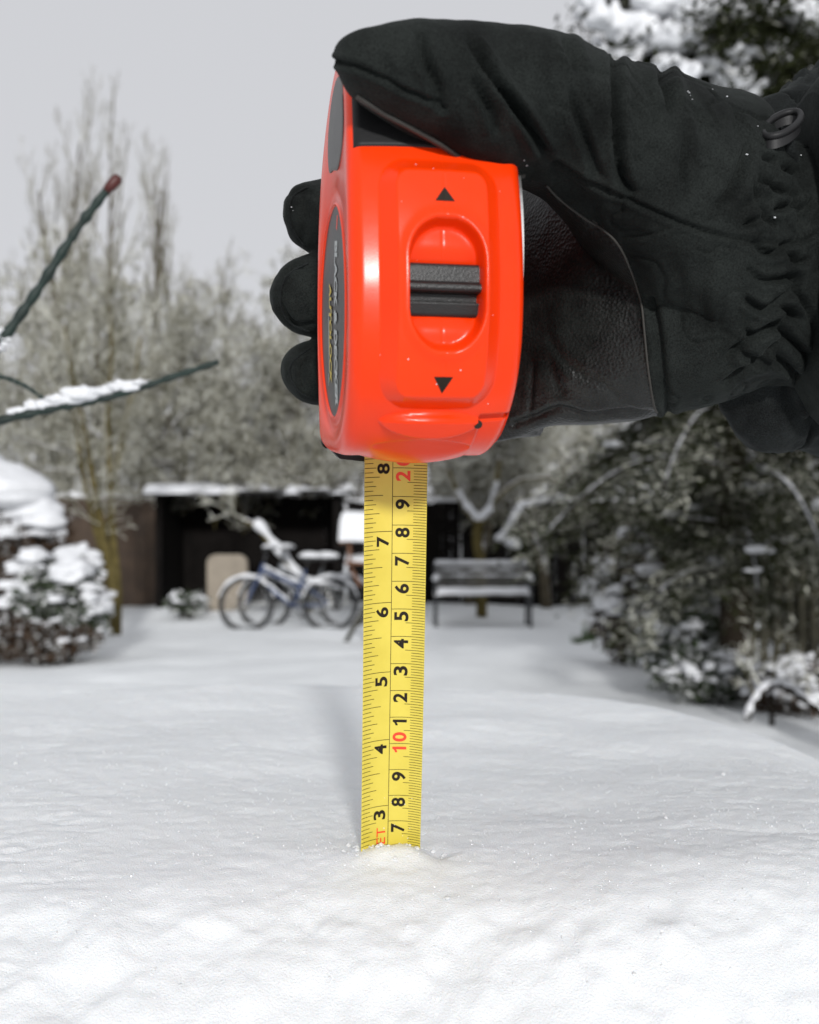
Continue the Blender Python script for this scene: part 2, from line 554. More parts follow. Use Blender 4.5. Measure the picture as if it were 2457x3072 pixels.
sx0, sx1, sy0, sy1 = -3.50, -1.02, 14.1, 15.6
shed = thing('shed', ((sx0 + sx1) / 2, 14.8, 0), 'dark open fronted shed with snowy roof behind the bicycles', 'shed')
nb = 17
for i in range(nb):
    x = sx0 + (i + .5) * (sx1 - sx0) / nb
    m_ = MB(); m_.box((x, sy1, .85), ((sx1 - sx0) / nb - .002, .022, 1.8)); m_.build('board', M['fence_dark'], shed)
for sx in (sx0, sx1):
    for i in range(10):
        y = sy0 + .08 + (i + .5) * (sy1 - sy0 - .1) / 10
        m_ = MB(); m_.box((sx, y, .85), (.022, (sy1 - sy0 - .1) / 10 - .002, 1.8)); m_.build('board', M['fence_dark'], shed)
    m_ = MB(); m_.box((sx, sy0, .82), (.09, .09, 1.8)); m_.build('post', M['fence_dark'], shed)
m_ = MB()
m_.beam((-2.26, sy0 - .25, 1.70), (-2.26, sy1 + .2, 1.86), sx1 - sx0 + .3, .05); m_.build('roof', M['fence_dark'], shed)
rx = np.linspace(sx0 - .17, sx1 + .17, 70); ry = np.linspace(sy0 - .29, sy1 + .22, 40)
def roofsnow(X, Y):
    e = np.minimum.reduce([X - rx[0], rx[-1] - X, Y - ry[0], ry[-1] - Y])
    return 1.735 + (Y - sy0 + .25) / (sy1 - sy0 + .45) * .16 - .03 + .13 * np.sqrt(np.clip(1 - (1 - np.clip(e, 0, .1) / .1) ** 2, 0, 1)) * smoothstep(-.25, .7, fbm(X * 1.5, Y * 1.6, oct=3, seed=14))
v, f = grid_mesh(rx, ry, roofsnow)
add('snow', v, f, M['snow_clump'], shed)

# ---------------------------------------------------------------- tape measure
# local frame of the case, centimetres: u to the right, v towards the front, t up along the blade
EYE_CM = np.array([0, 0, EYE * 100])
O_ = np.array([(1183 - CX) / FPX * 35.0, 35.0, -(1375 - HOR) / FPX * 35.0])
B_ = np.array([(1167 - CX) / FPX * 37.3, 37.3, -(2540 - HOR) / FPX * 37.3])
T_ = (O_ - B_) / np.linalg.norm(O_ - B_)
al = math.radians(10.7)
V_ = np.array([math.sin(al), -math.cos(al), 0.]); V_ = V_ - T_ * V_.dot(T_); V_ /= np.linalg.norm(V_)
U_ = np.cross(T_, V_); U_ = -U_ if U_[0] < 0 else U_
def L2W(u, v, t):
    u, v, t = [np.asarray(q, float) for q in (u, v, t)]
    return (EYE_CM + O_ + u[..., None] * U_ + v[..., None] * V_ + t[..., None] * T_) / 100

def L2Wb(u, v, t): return _l2w(u, v, t)
_l2w = L2W
def L2W(u, v, t):
    u, v, t = [np.asarray(q, float) for q in (u, v, t)]
    vv_ = np.clip(v, 0, 9)
    k = (1 - .0105 * vv_) * (1 - .045 * ((np.clip(t, 0, 12) - 5.2) / 5) ** 2)
    return _l2w(u * k - .017 * vv_, v, t)
tape = thing('tape_measure', (O_ + EYE_CM + T_ * 0) / 100, 'red tape measure held upright in the gloved hand, yellow blade pulled out', 'tape measure')

# side outline of the case (v,t), counter-clockwise seen from the right
prof_ctl = [(-.85, .55), (.2, .28), (2.2, .30), (4.1, .42), (5.6, .95), (6.85, 2.1), (7.42, 3.4), (7.45, 5.0), (7.15, 6.6), (6.65, 8.2),
            (6.0, 9.7), (5.2, 11.05), (4.2, 12.0), (2.7, 12.2), (1.2, 11.6), (.0, 10.3), (-.75, 8.6), (-.95, 6.5), (-1.0, 3.5), (-1.0, 1.5)]
fine = catmull(prof_ctl, 60, closed=True)
seg = np.linalg.norm(np.diff(np.vstack([fine, fine[:1]]), axis=0), axis=1)
cum = np.concatenate([[0], np.cumsum(seg)])
# sampling density: fine on the front
dens = np.where((fine[:, 0] > 3.0) & (fine[:, 1] < 10.3), 1 / .045, 1 / .16)
ccount = np.concatenate([[0], np.cumsum(dens * seg)])
NS = int(ccount[-1])
tt = np.interp(np.linspace(0, ccount[-1], NS, endpoint=False), ccount, np.arange(len(ccount)))
fc = np.vstack([fine, fine[:1]])
prof = np.stack([np.interp(tt, np.arange(len(fc)), fc[:, k]) for k in (0, 1)], 1)
tan = np.roll(prof, -1, 0) - np.roll(prof, 1, 0); tan /= np.linalg.norm(tan, axis=1)[:, None]
nor = np.stack([tan[:, 1], -tan[:, 0]], 1)            # outward
HT, RF = 2.62, .40
us, ins = [], []
for k in range(15):                                    # left shoulder
    a = math.pi / 2 * k / 14
    us.append(-HT + RF * (1 - math.cos(a))); ins.append(RF * (1 - math.sin(a)))
inner = np.linspace(us[-1], -us[-1], 122)[1:-1]
us = np.array(us + list(inner) + [-q for q in us[::-1]]); ins = np.array(ins + [0] * len(inner) + ins[::-1])
NU = len(us)

def rrect(x, y, hx, hy, r):
    qx, qy = np.abs(x) - hx + r, np.abs(y) - hy + r
    return np.hypot(np.maximum(qx, 0), np.maximum(qy, 0)) + np.minimum(np.maximum(qx, qy), 0) - r

def relief(u, t, front):
    """outward relief of the front of the case, cm"""
    up = np.where(t > 5.2, .35, 1.0)
    d = rrect(u - .02, t - 5.2, 1.76, 3.18, .8)
    h = .40 * np.clip((.02 - d) / .46, 0, 1)                            # raised centre panel with sloping flanks
    d2 = rrect(u - .12, t - 5.12, 1.10, 1.60, 1.0)
    h = h + .07 * np.exp(-((d2 - .08) / .16) ** 2)                  # soft lip round the thumb pocket
    h = h - (.48 + .34 * np.exp(-((t - 5.05) / .85) ** 4)) * smoothstep(.03, -.10, d2)
    h = h - .012 * np.exp(-((u - .08) / .022) ** 2) * (t > 2.3)     # joint of the two half shells
    q = np.clip(1 - ((u + .0) / 1.62) ** 2, 0, 1)
    d3 = (t - 1.60) / (q ** .7 + .06)
    h = h + .30 * q ** .5 * smoothstep(.30, .18, d3) * smoothstep(-.36, -.22, d3)     # upper brow ridge
    q2 = np.clip(1 - ((u + .05) / 1.6) ** 2, 0, 1)
    d4 = (t - .82) / (q2 ** .7 + .06)
    h = h - .16 * np.sqrt(q2) * smoothstep(.26, .18, d4) * smoothstep(-.42, .10, d4)     # hollow of the mouth
    # slit on the right at the height of the brow
    h = h - .25 * smoothstep(1.50, 1.58, u) * np.exp(-((t - 1.66) / .10) ** 4) - .10 * smoothstep(1.56, 1.64, u) * smoothstep(1.62, 1.56, t)
    return h * front

UU = np.repeat(us[None, :], NS, 0)
base_v = prof[:, 0][:, None] - nor[:, 0][:, None] * ins[None, :]
base_t = prof[:, 1][:, None] - nor[:, 1][:, None] * ins[None, :]
front = smoothstep(.05, .45, nor[:, 0])[:, None] * np.ones((1, NU)) * (ins[None, :] < .25)
# the two halves flare a little towards the middle of the front (barrel shape)
dh = relief(UU, base_t, front)
barrel = .17 * (1 - (UU / HT) ** 2) * front
Vv = base_v + nor[:, 0][:, None] * (dh + barrel)
Tt = base_t + nor[:, 1][:, None] * (dh + barrel)
# lower lip sags in the middle in front of the blade
lip = smoothstep(1.0, 3.2, base_v) * smoothstep(.75, .35, base_t) * np.clip(1 - (UU / 1.75) ** 2, 0, 1)
Tt = Tt - .24 * lip
W = L2W(UU, Vv, Tt)
idx = np.arange(NS * NU).reshape(NS, NU)
nxt = np.roll(idx, -1, 0)
F = np.stack([idx[:, :-1], idx[:, 1:], nxt[:, 1:], nxt[:, :-1]], -1).reshape(-1, 4)[:, ::-1].tolist()
Vall = [W.reshape(-1, 3)]
n0 = NS * NU
# side faces with a shallow round recess for the badge
DC, DR = np.array([3.25, 4.62]), 3.12
ring_specs = [(1.0, 3.62, 0.0), (1.0, 3.55, .07), (1.0, DR + .10, .08), (1.0, DR + .06, .0), (1.0, DR + .01, .0), (1.0, DR, .10)]
for side in (0, NU - 1):
    sgn = -1 if side == 0 else 1
    rim = np.stack([base_v[:, side], base_t[:, side]], 1)
    ang = np.arctan2(rim[:, 1] - DC[1], rim[:, 0] - DC[0])
    prev = idx[:, side]
    for _, R, dep in ring_specs:
        rr = np.minimum(R, np.linalg.norm(rim - DC, axis=1) - .03 * (4.2 - R))
        pv = DC[0] + rr * np.cos(ang); pt = DC[1] + rr * np.sin(ang)
        Vall.append(L2W(np.full(NS, sgn * (HT - dep)), pv, pt))
        cur = np.arange(n0, n0 + NS); n0 += NS
        q = np.stack([prev, cur, np.roll(cur, -1), np.roll(prev, -1)], 1)
        F += (q if sgn < 0 else q[:, ::-1]).tolist()
        prev = cur
    F.append((prev if sgn > 0 else prev[::-1]).tolist())
Vall = np.concatenate(Vall)
case = add('case', Vall, F, M['red'], tape)

# badge discs
def disc(name, u, c, r, mat, parent, n=72):
    a = np.linspace(0, 2 * np.pi, n, endpoint=False)
    vv = np.concatenate([L2W(np.full(n, u), c[0] + r * np.cos(a), c[1] + r * np.sin(a)), L2W(np.full(n, u + (.03 if u < 0 else -.03)), c[0] + r * np.cos(a), c[1] + r * np.sin(a))])
    ff = [list(range(n)) if u > 0 else list(range(n))[::-1]] + [[k, (k + 1) % n, n + (k + 1) % n, n + k] for k in range(n)]
    return add(name, vv, ff, mat, parent, smooth=False)
badge = disc('badge', -HT + .075, DC, DR - .01, M['label_face'], tape)
badge["label"] = 'dark grey round maker badge on the side of the case'
disc('badge', HT - .075, DC, DR - .01, M['label_face'], tape)

def glyphs(text, size, bold=.02, subdiv=1, space=1.0):
    if text == '1':      # a figure one with a clear flag
        g = np.array([(.22, 0), (.36, 0), (.36, .70), (.25, .70), (.22, .64), (.15, .585), (.06, .555), (.06, .44), (.15, .465), (.22, .51)]) * size
        return g, [[0, 1, 2, 9], [9, 2, 3, 4], [9, 4, 5, 8], [8, 5, 6, 7]]
    cu = bpy.data.curves.new('glyphs', 'FONT'); cu.body = text; cu.size = size; cu.offset = bold * size; cu.resolution_u = 6
    cu.align_x = 'LEFT'; cu.space_character = space
    ob = bpy.data.objects.new('glyphs', cu); COL.objects.link(ob)
    dg = bpy.context.evaluated_depsgraph_get(); dg.update()
    me = bpy.data.meshes.new_from_object(ob.evaluated_get(dg))
    bm = bmesh.new(); bm.from_mesh(me)
    bmesh.ops.triangulate(bm, faces=bm.faces)
    if subdiv: bmesh.ops.subdivide_edges(bm, edges=bm.edges, cuts=subdiv, use_grid_fill=True)
    bm.verts.ensure_lookup_table()
    v = np.array([q.co[:2] for q in bm.verts]); f = [[q.index for q in p.verts] for p in bm.faces]
    bm.free(); bpy.data.objects.remove(ob); bpy.data.curves.remove(cu); bpy.data.meshes.remove(me)
    return v, f

def side_text(name, text, v_top, t_from, t_to, height, mat, italic=.0, bold=.02):
    """lettering on the left badge reading downwards, letter tops towards the front"""
    g, f = glyphs(text, 1.0, bold, 0)
    g[:, 0] -= g[:, 0].min(); g[:, 1] -= g[:, 1].min()
    wx = g[:, 0].max(); hy = g[:, 1].max()
    g = g / np.array([wx, hy])
    vv = v_top - height + g[:, 1] * height
    tt_ = t_from + (t_to - t_from) * g[:, 0] + italic * g[:, 1] * -.2
    return add(name, L2W(np.full(len(g), -HT + .068), vv, tt_), f, mat, badge, smooth=False)
side_text('maker_lettering', 'BLACK & DECKER', 4.15, 6.72, 1.85, .66, M['print_grey'], .4, .05)
side_text('model_lettering', 'AUTOLOCK', 2.80, 5.62, 2.55, .62, M['print_yellow'], .4, .045)
vv = L2W(np.full(8, -HT + .069), [2.02, 2.1, 2.1, 2.02, 1.86, 1.95, 1.95, 1.86], [4.7, 4.7, 2.9, 2.9, 2.85, 2.85, 2.45, 2.45])
add('underline', vv, [[0, 1, 2, 3], [4, 5, 6, 7]], M['print_grey'], badge, smooth=False)
vv = L2W(np.full(4, -HT + .069), [3.75, 4.0, 4.15, 3.9], [7.05, 6.95, 7.35, 7.4])
add('emblem', vv, [[0, 1, 2, 3]], M['print_red'], badge, smooth=False)

# grip of black rubber over the upper front and top
gi = np.where((prof[:, 1] > 8.72) & (prof[:, 0] > 1.0))[0]
ui = np.where((us > -2.50) & (us < 2.16))[0]
GV = Vv[np.ix_(gi, ui)]; GT = Tt[np.ix_(gi, ui)]; GU = UU[np.ix_(gi, ui)]
gn = nor[gi]
eg = np.minimum.reduce([np.arange(len(gi))[:, None] * np.ones(len(ui)), (len(gi) - 1 - np.arange(len(gi)))[:, None] * np.ones(len(ui)),
                        np.ones(len(gi))[:, None] * np.arange(len(ui)), np.ones(len(gi))[:, None] * (len(ui) - 1 - np.arange(len(ui)))])
off = np.where(eg == 0, -.02, np.where(eg == 1, .035, .05))
gv = L2W(GU, GV + gn[:, 0][:, None] * off, GT + gn[:, 1][:, None] * off)
gidx = np.arange(len(gi) * len(ui)).reshape(len(gi), len(ui))
gf = np.stack([gidx[:-1, :-1], gidx[1:, :-1], gidx[1:, 1:], gidx[:-1, 1:]], -1).reshape(-1, 4).tolist()
add('rubber_grip', gv.reshape(-1, 3), gf, M['black_rubber'], tape)
# grey rubber inlay on the left flank with a red lip
ctl = catmull([(2.3, 8.95), (3.4, 8.75), (4.6, 8.6), (5.35, 9.3), (5.1, 10.2), (4.4, 11.0), (3.2, 11.35), (2.2, 11.0), (1.75, 10.0)], 8, True)
n = len(ctl)
cc = ctl.mean(0)
vv = np.concatenate([L2W(np.full(n, -HT + .03), ctl[:, 0], ctl[:, 1]), L2W(np.full(n, -HT - .03), ctl[:, 0], ctl[:, 1]),
                     L2W(np.full(n, -HT - .05), cc[0] + (ctl[:, 0] - cc[0]) * .93, cc[1] + (ctl[:, 1] - cc[1]) * .93)])
ff = [[i * n + k, i * n + (k + 1) % n, (i + 1) * n + (k + 1) % n, (i + 1) * n + k] for i in range(2) for k in range(n)] + [list(range(2 * n, 3 * n))]
inl = add('side_inlay', vv, ff, M['grey_rubber'], tape, smooth=False)
inl["label"] = 'grey rubber inlay on the upper side of the case'

# black base along the back of the case
bi = np.where((prof[:, 0] < -.5) & (prof[:, 1] < 10.5) & (prof[:, 1] > .45))[0]
order = np.argsort(prof[bi, 1])
path = prof[bi][order]; pn = nor[bi][order]
ring = []
for (pv, pt), (nv_, nt_) in zip(path, pn):
    ring.append([(-2.3, pv + .3, pt), (-2.56, pv + nv_ * .02, pt + nt_ * .02), (-2.42, pv + nv_ * .2, pt + nt_ * .2), (2.42, pv + nv_ * .2, pt + nt_ * .2), (2.56, pv + nv_ * .02, pt + nt_ * .02), (2.3, pv + .3, pt)])
ring = np.array(ring)
vv = L2W(ring[..., 0], ring[..., 1], ring[..., 2]).reshape(-1, 3)
ff = [[i * 6 + k, i * 6 + k + 1, (i + 1) * 6 + k + 1, (i + 1) * 6 + k] for i in range(len(ring) - 1) for k in range(5)]
add('base_pad', vv, ff, M['black_rubber'], tape)
mb = MB()
for (u0, u1, v0, v1, t0, t1) in [(-2.35, -1.05, -1.05, .05, -.12, .34)]:
    c = [(u0, v0, t1), (u1, v0, t1), (u1, v1, t1), (u0, v1, t1), (u0 + .35, v0 + .1, t0 + .1), (u1, v0 + .1, t0), (u1, v1, t0), (u0 + .35, v1, t0 + .1)]
    c = np.array(c)
    mb.put(L2W(c[:, 0], c[:, 1], c[:, 2]), [[0, 3, 2, 1], [4, 5, 6, 7], [0, 1, 5, 4], [1, 2, 6, 5], [2, 3, 7, 6], [3, 0, 4, 7]])
mb.build('blade_guide', M['black_rubber'], tape)

# thumb lock: slider of black plastic in the pocket, arrow marks above and below
def front_surface(u, t):
    i = np.where(prof[:, 0] > 3.0)[0]
    o = np.argsort(prof[i, 1]); pts = prof[i][o]
    v0 = np.interp(t, pts[:, 1], pts[:, 0])
    nv0 = np.interp(t, pts[:, 1], nor[i][o][:, 0]); nt0 = np.interp(t, pts[:, 1], nor[i][o][:, 1])
    h = relief(u, t, 1.0) + .17 * (1 - (u / HT) ** 2)
    return v0 + nv0 * h, t + nt0 * h, nv0, nt0
sl = [(-.72, -.35), (-.72, .0), (-.66, .05), (-.34, .09), (-.33, -.11), (-.11, -.11), (-.09, .12), (-.05, .24), (.02, .27), (.13, .26), (.17, .17), (.18, .08), (.24, .07), (.62, .04), (.68, -.02), (.68, -.35)]
v_s, t_s, nv_s, nt_s = front_surface(np.array(0.9), np.array(5.05))
sv, st = [], []
for uu in (-.99, 1.23):
    for (a, h) in sl:
        sv.append((uu, a, h))
sv = np.array(sv)
base_v5 = np.interp(5.05, prof[(prof[:, 0] > 3)][np.argsort(prof[prof[:, 0] > 3][:, 1])][:, 1], prof[(prof[:, 0] > 3)][np.argsort(prof[prof[:, 0] > 3][:, 1])][:, 0])
vv = L2W(sv[:, 0], base_v5 - .04 + sv[:, 2] - .02 * sv[:, 1] ** 2, 5.05 + sv[:, 1])
n = len(sl)
ff = [[k, k + 1, n + k + 1, n + k] for k in range(n - 1)] + [list(range(n))[::-1], list(range(n, 2 * n))]
lock = add('lock_slider', vv, ff, M['black_plastic'], tape, smooth=False)
bv = lock.modifiers.new('bevel', 'BEVEL'); bv.width = .0004; bv.segments = 2; bv.limit_method = 'ANGLE'

def arrow(t_base, t_tip):
    K = 8; uu, tt_ = [], []; ff = []
    rows = []
    for i in range(K + 1):
        s = i / K; hw = .29 * (1 - s); row = []
        for j in range(K + 1):
            uu.append(.08 + (-1 + 2 * j / K) * hw); tt_.append(t_base + (t_tip - t_base) * s)
    uu, tt_ = np.array(uu), np.array(tt_)
    a, b, na, nb_ = front_surface(uu, tt_)
    for i in range(K):
        for j in range(K):
            ff.append([i * (K + 1) + j, i * (K + 1) + j + 1, (i + 1) * (K + 1) + j + 1, (i + 1) * (K + 1) + j])
    if t_tip < t_base: ff = [q[::-1] for q in ff]
    add('arrow_mark', L2W(uu, a + na * .018, b + nb_ * .018), ff, M['print_black'], tape)
arrow(7.14, 7.50)
arrow(2.93, 2.56)

# belt clip on the far flank: only its bright edge shows
cl = catmull([(5.6, 8.8), (6.1, 7.4), (6.3, 5.8), (6.15, 4.4), (5.6, 3.4)], 8)
vv = []
for (a, b) in cl:
    for (du, dv) in ((.0, -.6), (.16, -.6), (.16, .0), (.0, .0)):
        vv.append((HT - .30 + du + .28, a + dv + .25, b))
vv = np.array(vv); k = len(cl)
ff = [[i * 4 + j, i * 4 + (j + 1) % 4, (i + 1) * 4 + (j + 1) % 4, (i + 1) * 4 + j] for i in range(k - 1) for j in range(4)] + [[0, 1, 2, 3], [k * 4 - 1, k * 4 - 2, k * 4 - 3, k * 4 - 4]]
add('belt_clip', L2W(vv[:, 0], vv[:, 1], vv[:, 2]), ff, M['steel'], tape, smooth=False)

# --- blade
EXIT_CM = 20.33
HALFA = .80; RB = 1.10 / math.sin(HALFA)          # cupped section, 22 mm across
def blade_pt(x, cm, lift=0.):
    """x 0..1 across the blade, cm reading along it"""
    x = np.asarray(x, float); cm = np.asarray(cm, float)
    a = (x - .5) * 2
    u = 1.10 * a
    v = RB - np.sqrt(np.maximum(RB ** 2 - u ** 2, 0))
    t = cm - EXIT_CM
    bow = .10 * np.sin(np.clip((EXIT_CM - cm) / 14.2, 0, 1) * math.pi)
    return L2Wb(u, v * .82 + lift + bow, t)
bx = np.linspace(0, 1, 33); bc = np.linspace(.2, EXIT_CM + 1.2, 90)
X_, C_ = np.meshgrid(bx, bc)
vf = blade_pt(X_, C_).reshape(-1, 3); vb = blade_pt(X_, C_, -.018).reshape(-1, 3)
nn = len(bx); idx2 = np.arange(len(bc) * nn).reshape(len(bc), nn)
f1 = np.stack([idx2[:-1, :-1], idx2[:-1, 1:], idx2[1:, 1:], idx2[1:, :-1]], -1).reshape(-1, 4)
f2 = f1[:, ::-1] + len(vf)
f3 = [[int(idx2[i, c]), int(idx2[i + 1, c]), int(idx2[i + 1, c]) + len(vf), int(idx2[i, c]) + len(vf)][::1 if c == 0 else -1] for i in range(len(bc) - 1) for c in (0, nn - 1)]
blade = add('blade', np.concatenate([vf, vb]), f1.tolist() + f2.tolist() + f3, M['blade'], tape)
blade["label"] = 'yellow steel blade marked in inches and centimetres'

tk = MB()
def strip(x0, x1, c0, c1, n=7):
    xx = np.linspace(x0, x1, n)
    v = np.concatenate([blade_pt(xx, np.full(n, c0), .006), blade_pt(xx, np.full(n, c1), .006)])
    tk.put(v, [[k, k + 1, n + k + 1, n + k] for k in range(n - 1)])
LW = .021
for k in range(int(5.4 / .15875), int(EXIT_CM / .15875) + 6):          # sixteenths of an inch
    c = k * .15875
    if k % 16 == 0: L_ = .472
    elif k % 8 == 0: L_ = .32
    elif k % 4 == 0: L_ = .265
    elif k % 2 == 0: L_ = .205
    else: L_ = .155
    strip(.004, L_, c - LW / 2, c + LW / 2)
for k in range(54, 214):                                               # millimetres
    c = k * .1
    x0 = .478 if k % 10 == 0 else (.71 if k % 5 == 0 else .805)
    strip(x0, .996, c - LW / 2 * .9, c + LW / 2 * .9)
n = 90
cc_ = np.linspace(5.2, EXIT_CM + 1, n)
v = np.concatenate([blade_pt(np.full(n, .4725), cc_, .006), blade_pt(np.full(n, .4815), cc_, .006)])
tk.put(v, [[k, n + k, n + k + 1, k + 1] for k in range(n - 1)])
tk.build('graduation_lines', M['print_black'], blade)

def blade_text(text, xc, height, c_end, mat, bold=.028, wid=None, thin=False):
    """digits lie across the blade: tops to the left, reading upwards; c_end = reading at the text's right end"""
    g, f = glyphs(text, 1.0, bold, 2)
    g[:, 0] -= g[:, 0].min(); g[:, 1] -= g[:, 1].min()
    s = height / g[:, 1].max()
    w = g[:, 0].max() * s if wid is None else wid
    sx = w / g[:, 0].max()
    cm = c_end - w + g[:, 0] * sx
    x = xc + (height / 2 - g[:, 1] * s) / 2.2
    o = add('numeral', blade_pt(x, cm, .008), f, mat, blade, smooth=False)
    return o
for k in range(3, 9):
    blade_text(str(k), .325, .455, k * 2.54 - .16, M['print_black'], wid=.37)
for k in range(6, 20):
    if k == 10: continue
    blade_text(str(k % 10), .64, .50, k * 1.0 - .09, M['print_black'], wid=.35 if k % 10 != 1 else .22)
blade_text('1', .64, .50, 9.88, M['print_red'], wid=.22)
blade_text('0', .64, .50, 10.43, M['print_red'], wid=.36)
blade_text('2', .64, .50, 19.90, M['print_red'], wid=.36)
blade_text('0', .64, .50, 20.43, M['print_red'], wid=.36)
blade_text('FEET', .355, .33, 6.78, M['print_red'], bold=.0, wid=1.28)
# hook at the hidden end on the table
hk = np.array([(-.9, -.05, -EXIT_CM + .2), (.9, -.05, -EXIT_CM + .2), (.9, .1, -EXIT_CM + .2), (-.9, .1, -EXIT_CM + .2), (-.9, -.05, -EXIT_CM + .1), (.9, -.05, -EXIT_CM + .1), (.9, 1.0, -EXIT_CM + .1), (-.9, 1.0, -EXIT_CM + .1)])
add('end_hook', L2Wb(hk[:, 0], hk[:, 1], hk[:, 2]), [[0, 1, 5, 4], [4, 5, 6, 7], [0, 3, 2, 1], [2, 3, 7, 6], [1, 2, 6, 5], [0, 4, 7, 3]], M['steel'], tape, smooth=False)

# ---------------------------------------------------------------- gloved hand and sleeve
def pw(px, py, D):               # pixel at D cm -> world metres
    return np.array([(px - CX) / FPX * D, D, EYE * 100 - (py - HOR) / FPX * D]) / 100

def loft(slices, n=40, sq=2.2, per=5):
    """closed skin through upright oval slices (px, y_top, y_bottom, D, half depth cm)"""
    sl_ = catmull(slices, per)
    V, F = [], []
    for (x, y0, y1, D, hd) in sl_:
        cy, hy = (y0 + y1) / 2, (y1 - y0) / 2
        for k in range(n):
            a = 2 * math.pi * k / n
            c, s = math.cos(a), math.sin(a)
            c = math.copysign(abs(c) ** (2 / sq), c); s = math.copysign(abs(s) ** (2 / sq), s)
            # slice lies at one x in the world: move the depth along the line of sight of its centre
            p = pw(x, cy + hy * s, D)
            V.append(p + np.array([0, -hd * c / 100, 0]))
    m = len(sl_)
    for i in range(m - 1):
        for k in range(n):
            F.append([i * n + k, i * n + (k + 1) % n, (i + 1) * n + (k + 1) % n, (i + 1) * n + k])
    F.append(list(range(n))[::-1]); F.append([(m - 1) * n + k for k in range(n)])
    return np.array(V), F

upper = [(1004, 162, 192, 26.2, .25), (1018, 142, 226, 26.2, .6), (1045, 128, 268, 26.2, .95), (1100, 112, 312, 26.3, 1.25), (1200, 94, 372, 26.6, 1.55), (1300, 88, 428, 27.0, 1.75),
         (1400, 94, 488, 27.6, 2.0), (1500, 110, 530, 28.3, 2.3), (1600, 134, 548, 29.1, 2.7), (1700, 166, 620, 30.0, 3.0), (1800, 214, 740, 30.8, 3.2),
         (1900, 228, 860, 31.5, 3.4), (2000, 258, 960, 32.1, 3.5), (2100, 286, 1060, 32.7, 3.5), (2200, 305, 1130, 33.2, 3.4), (2255, 335, 1140, 33.5, 3.2), (2300, 430, 1120, 33.8, 2.9), (2400, 440, 1120, 34.2, 2.9), (2500, 430, 1120, 34.6, 2.9)]
palm = [(1470, 640, 1330, 36.9, .8), (1520, 560, 1328, 36.6, 1.3), (1580, 540, 1308, 36.2, 1.7), (1640, 520, 1282, 35.7, 2.1), (1750, 500, 1276, 35.1, 2.6),
        (1900, 450, 1260, 34.4, 3.0), (2000, 400, 1242, 34.0, 3.3), (2120, 400, 1222, 33.7, 3.4), (2220, 430, 1190, 33.6, 3.2), (2320, 470, 1160, 33.9, 2.9), (2500, 470, 1160, 34.6, 2.8)]
fingers = [[(1620, 770, 36.4, 112), (1400, 722, 37.5, 118), (1150, 682, 38.0, 118), (1000, 660, 38.1, 120), (925, 645, 38.0, 100), (880, 634, 37.8, 72), (852, 630, 37.7, 30)],
           [(1620, 940, 36.4, 118), (1400, 915, 37.6, 124), (1150, 895, 38.1, 126), (980, 888, 38.1, 128), (900, 892, 37.9, 112), (848, 898, 37.7, 76), (816, 903, 37.6, 30)],
           [(1620, 1120, 36.4, 100), (1400, 1118, 37.6, 102), (1150, 1116, 38.0, 102), (990, 1116, 38.0, 101), (915, 1116, 37.8, 92), (872, 1116, 37.7, 66), (848, 1117, 37.6, 28)],
           [(1620, 1235, 36.4, 78), (1400, 1250, 37.5, 80), (1250, 1250, 37.7, 72), (1190, 1250, 37.7, 40)]]
mb = MB()
for sl_ in (upper, palm):
    v, f = loft(sl_); mb.put(v, f)
for fg in fingers:
    c = catmull(fg, 6)
    v, f = tube([pw(q[0], q[1], q[2]) for q in c], [q[3] / FPX * q[2] / 100 for q in c], 24)
    mb.put(v, f)
person = thing('person', tuple(pw(1900, 1260, 34)), 'person in a thick black ski glove reaching in to hold the red tape measure', 'person')
hand = mb.build('glove', None, person)
rm = hand.modifiers.new('remesh', 'REMESH'); rm.mode = 'VOXEL'; rm.voxel_size = .00085
sm = hand.modifiers.new('smooth', 'SMOOTH'); sm.iterations = 12; sm.factor = .5
dg = bpy.context.evaluated_depsgraph_get(); dg.update()
me = bpy.data.meshes.new_from_object(hand.evaluated_get(dg))
hand.modifiers.clear(); old = hand.data; hand.data = me; bpy.data.meshes.remove(old)
nv = len(me.vertices)
co = np.empty(nv * 3); me.vertices.foreach_get('co', co); co = co.reshape(-1, 3)
no = np.empty(nv * 3); me.vertex_normals.foreach_get('vector', no); no = no.reshape(-1, 3)
wco = co + np.array(person.location)
rel = wco - np.array([0, 0, EYE])
gpx = CX + FPX * rel[:, 0] / rel[:, 1]; gpy = HOR - FPX * rel[:, 2] / rel[:, 1]
facing = (no * -rel).sum(1) / np.linalg.norm(rel, axis=1)
fr = smoothstep(-.35, .05, facing)

def seg_dist(px, py, poly):
    """distance in pixels to a polyline, and how far along it (0..1)"""
    best = np.full(len(px), 1e9); along = np.zeros(len(px))
    poly = np.array(poly, float); n = len(poly) - 1
    for i in range(n):
        a, b = poly[i], poly[i + 1]; d = b - a; L2 = d.dot(d)
        t = np.clip(((px - a[0]) * d[0] + (py - a[1]) * d[1]) / L2, 0, 1)
        dd = np.hypot(px - a[0] - t * d[0], py - a[1] - t * d[1])
        m_ = dd < best
        best[m_] = dd[m_]; along[m_] = (i + t[m_]) / n
    return best, along

